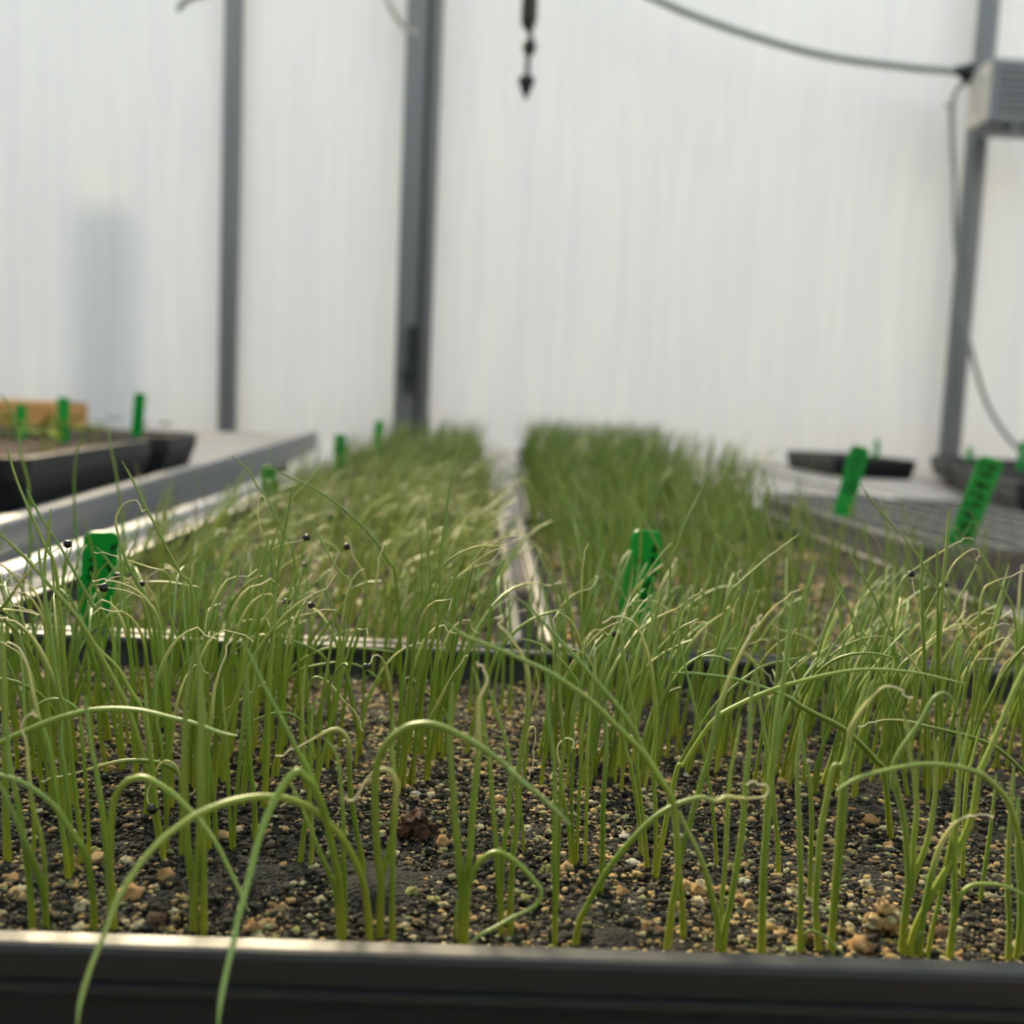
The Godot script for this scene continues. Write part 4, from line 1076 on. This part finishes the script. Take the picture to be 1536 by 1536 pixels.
	S("onion seedling,long leaf bending far left,in eighth clump from left along the near rim",471,-2282,0.88,"g",[6,104,2,13,185,4,11,249,6,-2,340,9,-16,384,10,-52,433,12,-86,483,15,-133,528,17,-172,566,19,-191,584,21,-220,608,22,-263,637,24,-309,666,27,-354,686,29,-414,711,32,-459,728,35,-503,744,37,-533,764,39,-550,777,40])
	S("onion seedling,leaning right,in eighth clump from left along the near rim",474,-2285,0.79,"c",[6,106,-3,16,201,-6,25,267,-9,35,304,-11,51,376,-14,62,428,-17,75,470,-19,86,562,-24,111,654,-30,138,722,-35,160,769,-38,177,799,-40])
	S("onion seedling,long leaf bending left,upper of two,eighth clump from left",523,-2329,0.79,"g",[-12,96,0,-30,209,0,-43,305,0,-64,374,0,-97,424,0,-124,465,0,-156,523,0,-198,578,0,-237,620,0,-281,668,0,-329,716,0,-368,757,0,-415,801,0,-440,818,0])
	S("onion seedling,left stem of the wide V,ninth clump from left",593,-2277,0.93,"g",[-7,77,0,-25,140,0,-47,209,0,-76,271,0,-96,305,0,-117,348,0])
	S("onion seedling,right stem of the wide V,ninth clump from left",604,-2278,0.88,"g",[1,61,0,9,116,0,18,211,0,25,294,0,26,378,0,26,456,0,28,513,0,24,605,0,26,666,0])
	S("onion seedling,slim,between the arms of the V,seventh clump from right",619,-2362,0.65,"g",[-4,83,0,-2,182,0,-4,263,0,-6,361,0,-3,425,0,3,468,0,11,548,0])
	S("onion seedling,short,leaning left,in fifth clump from right behind the rim clumps",697,-2744,0.56,"g",[-16,101,-2,-34,212,-6,-51,285,-9,-67,352,-12,-104,497,-19,-130,583,-24,-165,698,-30])
	S("onion seedling,stout spear,in sixth clump from right along the near rim",698,-2281,1.02,"g",[-7,111,0,-11,206,0,-11,332,0,-11,426,0,-8,468,0,-4,576,0,1,637,0,5,711,0,10,805,0,11,865,0])
	S("onion seedling,slim,right of the stout spear,fourth clump from right",858,-2700,0.70,"g",[-10,89,-2,-26,181,-4,-37,253,-6,-54,338,-9,-84,481,-15,-106,603,-20])
	S("onion seedling,bowing right below the upper bow,eleventh clump from right",655,-3322,0.70,"g",[20,37,-1,30,82,-1,70,164,-4,129,273,-7,183,341,-10,245,396,-13,300,434,-15,361,451,-18,421,466,-20])
	S("onion seedling,blurred bow pointing left,in sixth clump from right midway across the tray",1285,-2974,0.93,"g",[-51,207,18,-84,255,25,-146,315,35,-205,360,45,-282,397,58,-339,426,67,-376,451,74,-438,475,85,-499,495,96,-560,511,107,-619,519,118,-678,526,129,-734,527,140])
	S("onion seedling,upright at the right rim,in fifth clump from right along the near rim",791,-2286,0.79,"g",[-10,140,0,-23,283,0,-43,458,0,-43,470,0,-38,574,0])
	S("onion seedling,small low hoop,in fifth clump from right along the near rim",792,-2289,0.47,"g",[6,54,8,27,63,14,50,55,22,72,36,32,90,25,40])
	S("onion seedling,upright,third stem of fifth clump from right along the near rim",845,-2296,0.88,"g",[-14,47,0,-24,118,-1,-25,243,-2,-23,314,-3,-12,403,-5,-5,456,-6,18,468,-6,38,573,-8,64,678,-10])
	S("onion seedling,left arm of the narrow pair,fifth clump from right",864,-2290,0.79,"g",[-3,105,-1,-3,176,-2,-4,318,-4,-3,406,-5,1,488,-7,22,582,-8,50,662,-10])
	S("onion seedling,slim,behind,in third clump from right behind the rim clumps",897,-2551,0.70,"g",[-7,130,-3,-12,246,-8,-31,362,-13,-39,374,-14,-57,489,-20])
	S("onion seedling,right arm of the narrow pair,fourth clump from right",868,-2291,0.79,"c",[-4,105,1,-2,160,1,0,285,3,-1,374,4,-5,427,5,0,457,5,-4,544,6,10,580,7,27,611,8,49,640,8,67,656,9,91,656,9,109,646,9,134,627,10])
	S("onion seedling,upright left of the last pair,in rightmost clump along the near rim",1289,-2283,0.79,"g",[-7,87,0,-17,159,0,-27,266,0,-30,372,0,-34,478,0])
	S("onion seedling,upright right of the last pair,in rightmost clump along the near rim",1308,-2290,0.79,"g",[3,84,0,-7,192,0,-21,263,0,-31,405,0])
	S("onion seedling,long bow pointing left,in rightmost clump along the near rim",1322,-2304,0.88,"g",[-7,154,8,-26,265,17,-58,356,25,-88,410,30,-136,453,36,-156,465,39,-204,479,44,-258,486,50,-311,486,56,-381,474,64,-449,456,73,-500,428,80])
	S("onion seedling,left stem of the tuft,in third clump from right along the near rim",1032,-2287,0.84,"g",[-1,113,1,0,186,3,-9,257,4,-22,329,6,-37,382,7,-61,451,9,-58,412,10,-63,471,12,-50,510,13,-30,546,14,-10,582,16,1,610,17,15,638,18,36,650,18,55,637,19,69,614,20])
	S("onion seedling,second stem of the tuft,in third clump from right along the near rim",1036,-2287,0.79,"g",[1,129,-3,10,183,-4,5,288,-7,7,359,-10,-8,463,-14,-11,457,-14,-27,543,-18,-44,594,-20])
	S("onion seedling,leaning right from the tuft,in third clump from right along the near rim",1038,-2288,0.79,"g",[0,147,-4,15,211,-6,37,289,-9,47,394,-13,43,464,-16,47,458,-17,39,527,-20])
	S("onion seedling,thick diagonal leaf leaving at the right,third clump from right",1050,-2291,0.98,"g",[9,57,0,31,126,0,60,192,0,95,265,0,122,351,0,128,437,0,130,456,0,149,513,0,170,580,0,188,643,0,223,738,0])
	S("onion seedling,short stub,in third clump from right along the near rim",1069,-2296,0.74,"g",[-6,44,14,1,78,30])
	S("onion seedling,bent right to a brown tip,third clump from right",1077,-2290,0.88,"c",[-2,96,3,4,169,6,7,206,7,20,280,11,39,324,13,60,350,15,92,361,17,137,362,20])
	S("onion seedling,slim right stem of the tuft,third clump from right",1095,-2291,0.65,"g",[7,65,-1,17,131,-1,25,202,-3,35,292,-4,40,362,-6,47,497,-8,55,567,-10])
	S("onion seedling,upright,first stem of second clump from right along the near rim",1144,-2284,0.84,"g",[3,82,0,0,154,0,-8,261,0,-12,367,0,-15,473,0,-12,485,0,-32,588,0])
	S("onion seedling,arching right out of view,in second clump from right along the near rim",1150,-2284,0.74,"g",[-3,84,5,-3,141,9,5,171,12,26,193,15,58,199,19,97,198,24,143,181,30])
	S("onion seedling,slim,in second clump from right behind the rim clumps",1380,-2715,0.70,"g",[-5,73,-2,-10,198,-7,-9,301,-12,1,336,-14,19,439,-20])
	S("onion seedling,slim,pale foot,in rightmost clump behind the rim clumps",1364,-2583,0.65,"g",[4,73,-1,11,173,-4,14,252,-6,17,351,-10])
	S("onion seedling,bleached,sloping left to a fine tip,in rightmost clump midway across the tray",1823,-3169,0.74,"c",[-16,99,3,-49,157,5,-95,200,8,-153,242,11,-224,270,15,-299,288,20,-373,303,24,-447,321,29,-519,326,33,-566,316,37,-611,299,40])
	S("onion seedling,diagonal,leaning left,first stem of fourth clump from right midway across the tray",1485,-3325,0.70,"g",[-76,284,-8,-105,353,-10,-135,426,-14,-174,494,-17,-215,559,-20])
	S("onion seedling,white hooked tip,in fourth clump from right midway across the tray",1518,-3264,0.65,"c",[-7,149,-3,-23,296,-7,-40,394,-11,-52,432,-12,-79,470,-14,-111,513,-16,-132,536,-17,-154,547,-18,-129,516,-19,-130,503,-20])
	S("onion seedling,stiff white tip,in eighth clump from right midway across the tray",1258,-3438,0.70,"c",[11,233,-9,31,326,-15,47,398,-19,65,450,-23,93,502,-27,100,550,-30])
	S("onion seedling,tall,left of the spear,in third clump from right midway across the tray",1566,-3399,0.84,"g",[-16,258,-4,-45,510,-10,-68,710,-15,-76,870,-20])
	S("onion seedling,tall,close left of the spear,third clump from right",1598,-3402,0.65,"g",[-14,309,-8,-33,611,-18,-44,761,-25,-55,883,-30])
	S("onion seedling,black seed at the tip,in third clump from right midway across the tray",1619,-3473,0.51,"s",[-39,338,-14,-67,543,-26,-74,567,-28,-100,658,-34,-117,740,-40])
	S("onion seedling,tall spear,in third clump from right midway across the tray",1620,-3404,0.88,"g",[-16,258,-3,-40,462,-7,-46,637,-11,-47,738,-14,-45,863,-17,-46,983,-20])
	S("onion seedling,long thin needle crossing toward the tall tag,third clump from right",1962,-3655,0.60,"g",[-62,245,-10,-159,486,-26,-220,601,-35,-295,689,-43,-335,741,-48,-387,814,-55,-456,886,-63,-535,968,-73,-584,1035,-80])
	S("onion seedling,leaning left,first stem of eighth clump from right toward the far rim",1497,-3533,0.65,"g",[-54,317,-9,-107,471,-16,-141,522,-19,-182,589,-22,-228,659,-26,-273,725,-30])
	S("onion seedling,pale,reaching to the tag,in eighth clump from right toward the far rim",1519,-3535,0.51,"c",[-21,318,-13,-49,603,-31,-23,703,-38,7,735,-41,58,774,-45,105,807,-49,182,856,-56,231,866,-60])
	S("onion seedling,leaning left,long,in eighth clump from right toward the far rim",1563,-3539,0.65,"g",[-53,317,-13,-84,482,-23,-120,559,-28,-150,616,-32,-185,682,-37,-235,752,-44,-279,828,-50])
	S("onion seedling,forked bleached tip beside the tag,fifth clump from right",1535,-3396,0.56,"c",[-2,308,-9,-15,560,-20,-13,609,-22,31,711,-28,50,737,-29,63,773,-31,86,809,-33,124,840,-36,152,846,-38,162,821,-39,152,808,-40])
	S("onion seedling,leaning left below the tag,in rightmost clump toward the far rim",2024,-3585,0.65,"g",[-64,377,-10,-97,598,-18,-140,676,-21,-182,738,-24,-217,784,-27,-253,845,-30])
	S("onion seedling,yellow diagonal up to the right,seventh clump from right",1435,-3455,0.65,"c",[-3,289,0,27,415,0,84,474,0,155,539,0,207,582,0,244,630,0])
	S("onion seedling,long bow leaving right,in fifth clump from right toward the far rim",1756,-3486,0.60,"c",[-3,238,-5,-5,601,-19,4,694,-22,34,721,-24,85,743,-27,157,769,-30])
	S("onion seedling,short needle,in sixteenth clump from left toward the far rim",-201,-3566,0.47,"g",[-4,236,-10,-9,575,-31,-17,714,-42,-26,817,-50])
	S("onion seedling,cream-tipped,blown to the right,in sixteenth clump from left toward the far rim",-182,-3568,0.65,"c",[-22,332,-5,-18,486,-8,-8,580,-10,13,646,-11,43,689,-12,74,718,-13,110,742,-14,164,763,-16,210,767,-17,256,771,-18,292,786,-19,318,811,-20])
	S("onion seedling,straight needle,in sixteenth clump from left toward the far rim",-159,-3571,0.47,"g",[-7,283,-13,-29,668,-40,-35,737,-46,-45,829,-54,-53,903,-60])
	S("onion seedling,tallest needle,tip nodding right,in sixteenth clump from left toward the far rim",-127,-3574,0.70,"g",[-18,332,-8,-23,579,-16,-24,719,-21,-17,788,-24,-11,858,-27,-3,941,-30,7,997,-33,17,1066,-36,29,1121,-38,46,1154,-40])
	S("onion seedling,curving up right,in nineteenth clump from left toward the far rim",23,-3590,0.65,"g",[2,286,-9,10,536,-20,17,597,-23,28,653,-26,40,696,-28,62,722,-30])
	S("onion seedling,yellow bow to a squiggled right tip,twenty-first clump from left",298,-3620,0.60,"c",[-9,289,-9,-16,479,-17,-11,540,-20,15,574,-22,52,604,-25,98,620,-27,118,658,-30,113,665,-30])
	S("onion seedling,dark,leaning left beside the gap,twenty-first clump from left",327,-3623,0.70,"g",[-47,383,-14,-71,491,-19,-87,547,-22,-110,631,-27,-133,675,-30])
	S("onion seedling,leaning left,third stem of twenty-first clump from left toward the far rim",342,-3624,0.65,"g",[-30,336,-12,-47,492,-20,-70,585,-25,-86,663,-30])
	S("onion seedling,straight,pale tip,in twenty-first clump from left toward the far rim",395,-3630,0.56,"c",[-9,289,-13,-28,516,-29,-33,634,-38,-29,728,-45,-13,783,-50])
	S("onion seedling,dark,leaning left over the gap,twentieth clump from right",352,-3697,0.60,"g",[-27,365,-21,-58,522,-34,-91,612,-42,-122,673,-48,-154,734,-55,-187,776,-60])
	S("onion seedling,long diagonal with a far left tip,fourteenth clump from left",-266,-3702,0.70,"g",[-18,245,-5,-27,415,-10,-52,631,-17,-77,673,-18,-117,733,-21,-157,779,-23,-201,820,-26,-250,861,-28,-308,901,-31,-371,936,-34,-443,966,-37,-508,989,-40])
	S("onion seedling,tall,slightly bent,in twenty-first clump from left midway across the tray",-698,-3383,0.74,"g",[1,315,-5,5,506,-9,14,638,-12,21,726,-14,39,836,-17,50,906,-18,57,962,-20])
	S("onion seedling,dark needle up to the right,eighth clump from left",-785,-3572,0.56,"g",[14,349,-32,57,779,-91,88,886,-109,123,929,-118,166,982,-129,208,1036,-140])
	S("onion seedling,tall,close to its bent neighbour,eighth clump from left",-779,-3504,0.70,"g",[5,325,-8,20,613,-19,47,736,-24,68,800,-27,93,869,-30])
	S("onion seedling,leaning right,ending in a seed,seventh clump from left",-1048,-4506,0.70,"s",[16,48,0,55,121,-1,117,206,-3,178,273,-5,263,341,-7,347,425,-9,437,511,-12,423,562,-14,387,607,-15,341,629,-16,312,621,-17,284,585,-18,256,519,-20])
	S("onion seedling,twisted up right to a cream tip,eleventh clump from left",-493,-3604,0.70,"c",[32,311,-9,78,468,-16,102,554,-20,118,634,-24,125,704,-27,139,761,-30])
	S("onion seedling,level top with a seed,in sixth clump from left toward the far rim",-839,-3566,0.56,"s",[44,401,-15,66,577,-24,81,688,-30,98,721,-32,138,741,-35,183,752,-38,214,765,-40])
	S("onion seedling,crowned by a seed in a pale loop,twelfth clump from left",-414,-3685,0.56,"s",[-6,291,-13,-7,569,-31,-34,649,-37,-64,695,-41,-76,742,-45,-93,760,-47,-85,722,-50])
	S("onion seedling,straight needle up to the right,fifteenth clump from right",788,-3745,0.56,"g",[-54,272,-11,-85,678,-35,-60,776,-42,-35,860,-49,-4,930,-54,27,999,-60])
	S("onion seedling,leaning right behind the round-topped tag,eighteenth clump from right",607,-3725,0.65,"g",[-27,322,-9,-21,581,-19,-5,640,-22,31,704,-25,67,754,-28,95,785,-30])
	S("onion seedling,cream,knotted with its neighbours,in nineteenth clump from right toward the far rim",530,-3508,0.60,"c",[-22,328,-6,-14,430,-9,29,497,-11,81,540,-13,135,570,-15,162,584,-16,206,623,-18,237,638,-19,241,656,-20])
	S("onion seedling,bowing left to the knot,in sixteenth clump from right toward the far rim",754,-3668,0.56,"c",[-17,390,-13,-28,510,-19,-49,538,-20,-78,551,-22,-108,569,-23,-137,574,-25,-194,569,-28,-205,559,-29,-192,540,-30])
	S("onion seedling,pale hooked top,in sixteenth clump from right toward the far rim",824,-3676,0.70,"c",[-6,293,-13,2,410,-21,13,478,-25,8,497,-27,-7,502,-28,-35,492,-30])
	S("onion seedling,yellow,looped right,in thirteenth clump from right toward the far rim",834,-3677,0.65,"c",[-12,346,0,-25,389,0,-16,394,0,22,402,0,90,408,0,128,405,0,164,382,0,190,359,0,231,321,0,268,278,0])
	S("onion seedling,long diagonal up to the right,thirteenth clump from right",864,-3680,0.60,"g",[-2,294,-13,46,585,-32,87,649,-37,138,699,-43,194,750,-49,251,795,-54,306,840,-60])
	S("onion seedling,yellow-sheathed,forking right,in thirteenth clump from right toward the far rim",888,-3613,0.79,"c",[-2,194,-3,28,316,-7,69,423,-10,113,496,-13,152,555,-15,201,608,-17,263,651,-20])
	S("onion seedling,long,leaning left,in tenth clump from right toward the far rim",1163,-3862,0.60,"g",[-56,255,-12,-147,347,-20,-214,385,-25,-292,424,-32,-344,449,-36,-388,473,-40])
	S("onion seedling,upright,wriggled tip,in eleventh clump from right toward the far rim",977,-3765,0.51,"c",[-20,373,-22,-18,535,-36,2,590,-41,3,620,-43,-9,669,-48,6,684,-50])
	S("onion seedling,blurred tall needle,left of the leaning needle,third clump from left",-1784,-5120,0.84,"g",[-6,425,0,-13,556,0,-27,654,0,-40,751,0,-54,848,0,-80,976,0,-92,1085,0])
	S("onion seedling,blurred pale needle,nodding right,in second clump from left in the second row",-2000,-5082,0.84,"g",[-7,421,0,-14,519,0,-24,616,0,-27,810,0,-15,939,0,17,1042,0])
	S("onion seedling,blurred curved needle at the left frame edge,leftmost clump in the",-2222,-5044,0.84,"g",[-2,483,0,-5,644,0,-11,778,0,-48,929,0,-69,1055,0,-110,1166,0,-147,1215,0])
	S("onion seedling,thin needle hooked left above the round-topped tag,rightmost clump in the",697,-5680,0.65,"g",[-26,519,0,-38,666,0,-63,862,0,-69,898,0,-96,922,0,-143,917,0])
	C("the fourth clump from left midway across the tray", -1462, -3234, 4, 0.07, 0.15, deg_to_rad(200))
	C("the sixth clump from left midway across the tray", -1256, -3056, 5, 0.07, 0.12, deg_to_rad(190))
	C("the eighth clump from left midway across the tray", -1341, -3371, 5, 0.074, 0.14, deg_to_rad(190))
	C("the second clump from left toward the far rim", -1281, -3547, 5, 0.07200000000000001, 0.14, deg_to_rad(200))
	C("the tenth clump from left midway across the tray", -1086, -3271, 5, 0.07, 0.12, deg_to_rad(180))
	C("the eleventh clump from left midway across the tray", -956, -3004, 3, 0.066, 0.12, deg_to_rad(0))
	C("the fourteenth clump from left midway across the tray", -925, -3169, 5, 0.07200000000000001, 0.1, deg_to_rad(270))
	C("the seventeenth clump from left midway across the tray", -875, -3262, 5, 0.07, 0.1, deg_to_rad(300))
	C("the eighteenth clump from left midway across the tray", -735, -3024, 3, 0.064, 0.12, deg_to_rad(0))
	C("the nineteenth clump from left midway across the tray", -805, -3460, 5, 0.07, 0.12, deg_to_rad(320))
	C("the twenty-second clump from left midway across the tray", -688, -3342, 3, 0.066, 0.1, deg_to_rad(300))
	C("the third clump from left toward the far rim", -1176, -3747, 5, 0.07, 0.15, deg_to_rad(200))
	C("the leftmost clump toward the far rim", -1582, -3661, 5, 0.07, 0.18, deg_to_rad(200))
	C("the fifth clump from left toward the far rim", -995, -3809, 5, 0.07, 0.12, deg_to_rad(0))
	C("the twentieth clump from right midway across the tray", -509, -3180, 3, 0.068, 0.12, deg_to_rad(0))
	C("the eighteenth clump from right midway across the tray", -483, -3427, 4, 0.066, 0.1, deg_to_rad(0))
	C("the thirteenth clump from left toward the far rim", -355, -3508, 3, 0.064, 0.12, deg_to_rad(180))
	C("the seventeenth clump from right midway across the tray", -235, -3206, 4, 0.07, 0.1, deg_to_rad(0))
	C("the fifteenth clump from right midway across the tray", -153, -3273, 4, 0.07200000000000001, 0.1, deg_to_rad(0))
	C("the fifteenth clump from left toward the far rim", -210, -3523, 5, 0.07200000000000001, 0.12, deg_to_rad(300))
	C("the seventeenth clump from left toward the far rim", -105, -3604, 5, 0.07200000000000001, 0.14, deg_to_rad(330))
	C("the twentieth clump from left toward the far rim", 302, -3648, 5, 0.066, 0.1, deg_to_rad(0))
	C("the thirteenth clump from right midway across the tray", 453, -3457, 4, 0.066, 0.1, deg_to_rad(180))
	C("the twelfth clump from right midway across the tray", 541, -3339, 3, 0.066, 0.12, deg_to_rad(0))
	C("the seventeenth clump from right toward the far rim", 666, -3615, 5, 0.07, 0.12, deg_to_rad(0))
	C("the fourteenth clump from right toward the far rim", 800, -3492, 5, 0.07, 0.12, deg_to_rad(0))
	C("the twelfth clump from right toward the far rim", 960, -3719, 4, 0.068, 0.1, deg_to_rad(0))
	C("the tenth clump from right midway across the tray", 1123, -3459, 3, 0.066, 0.1, deg_to_rad(0))
	C("the ninth clump from right midway across the tray", 1214, -3343, 3, 0.066, 0.1, deg_to_rad(0))
	C("the ninth clump from right toward the far rim", 1446, -3698, 4, 0.066, 0.12, deg_to_rad(180))
	C("the seventh clump from right toward the far rim", 1505, -3496, 3, 0.07, 0.1, deg_to_rad(0))
	C("the second clump from right midway across the tray", 1663, -3447, 5, 0.07200000000000001, 0.12, deg_to_rad(0))
	C("the fourth clump from right toward the far rim", 1863, -3669, 5, 0.07, 0.14, deg_to_rad(0))
	C("the sixth clump from right toward the far rim", 1745, -3804, 4, 0.07, 0.14, deg_to_rad(0))
	C("the second clump from right toward the far rim", 1972, -3610, 4, 0.07, 0.12, deg_to_rad(0))
	pass

func build_mass() -> void:
	var g := Geo.new()
	var dry := Geo.new()
	# the back of the front tray
	mass(g, dry, -0.28, 0.28, -0.465, -0.33, 430, 0.04, 0.072, 0.12, 0.9, -0.6, 0.006, 5, 12, 0.05, 0.0007)
	# second row: the left tray lies over to the right, the right tray stands
	mass(g, dry, -0.238, 0.005, -1.05, -0.495, 620, 0.045, 0.085, 0.35, 1.1, 0.3, 0.007, 4, 10, 0.3, 0.0007)
	mass(g, dry, 0.22, 0.315, -1.05, -0.495, 110, 0.05, 0.085, 0.15, 0.7, 2.4, 0.006, 4, 10, 0.12, 0.0007)
	mass(g, dry, 0.05, 0.22, -1.05, -0.495, 470, 0.05, 0.095, 0.15, 0.7, 2.4, 0.006, 4, 10, 0.12, 0.0007)
	mass(g, dry, -0.25, -0.005, -1.66, -1.09, 420, 0.045, 0.08, 0.4, 1.2, 0.2, 0.008, 4, 8, 0.35, 0.0008)
	mass(g, dry, 0.065, 0.34, -1.66, -1.09, 680, 0.045, 0.115, 0.16, 0.7, 1.0, 0.004, 4, 8, 0.1, 0.0008)
	mass(g, dry, -0.26, -0.015, -2.26, -1.69, 420, 0.05, 0.085, 0.3, 1.0, 0.2, 0.008, 4, 7, 0.3, 0.0009)
	mass(g, dry, 0.08, 0.36, -2.26, -1.69, 640, 0.045, 0.12, 0.16, 0.7, 1.0, 0.004, 4, 7, 0.1, 0.0009)
	mass(g, dry, -0.27, -0.03, -2.86, -2.29, 360, 0.045, 0.105, 0.2, 0.8, 0.2, 0.005, 4, 7, 0.2, 0.001)
	mass(g, dry, 0.095, 0.37, -2.86, -2.29, 420, 0.05, 0.12, 0.16, 0.7, 1.0, 0.004, 4, 7, 0.1, 0.001)
	var k := g.v.size()
	g.v.append_array(dry.v); g.n.append_array(dry.n); g.c.append_array(dry.c)
	for q in dry.i: g.i.append(q + k)
	var o := part("onion_seedlings", g, M.leaf, self)
	tag(o, "dense mass of green onion seedlings filling the trays behind the front ones", "onion seedlings", "", "stuff")
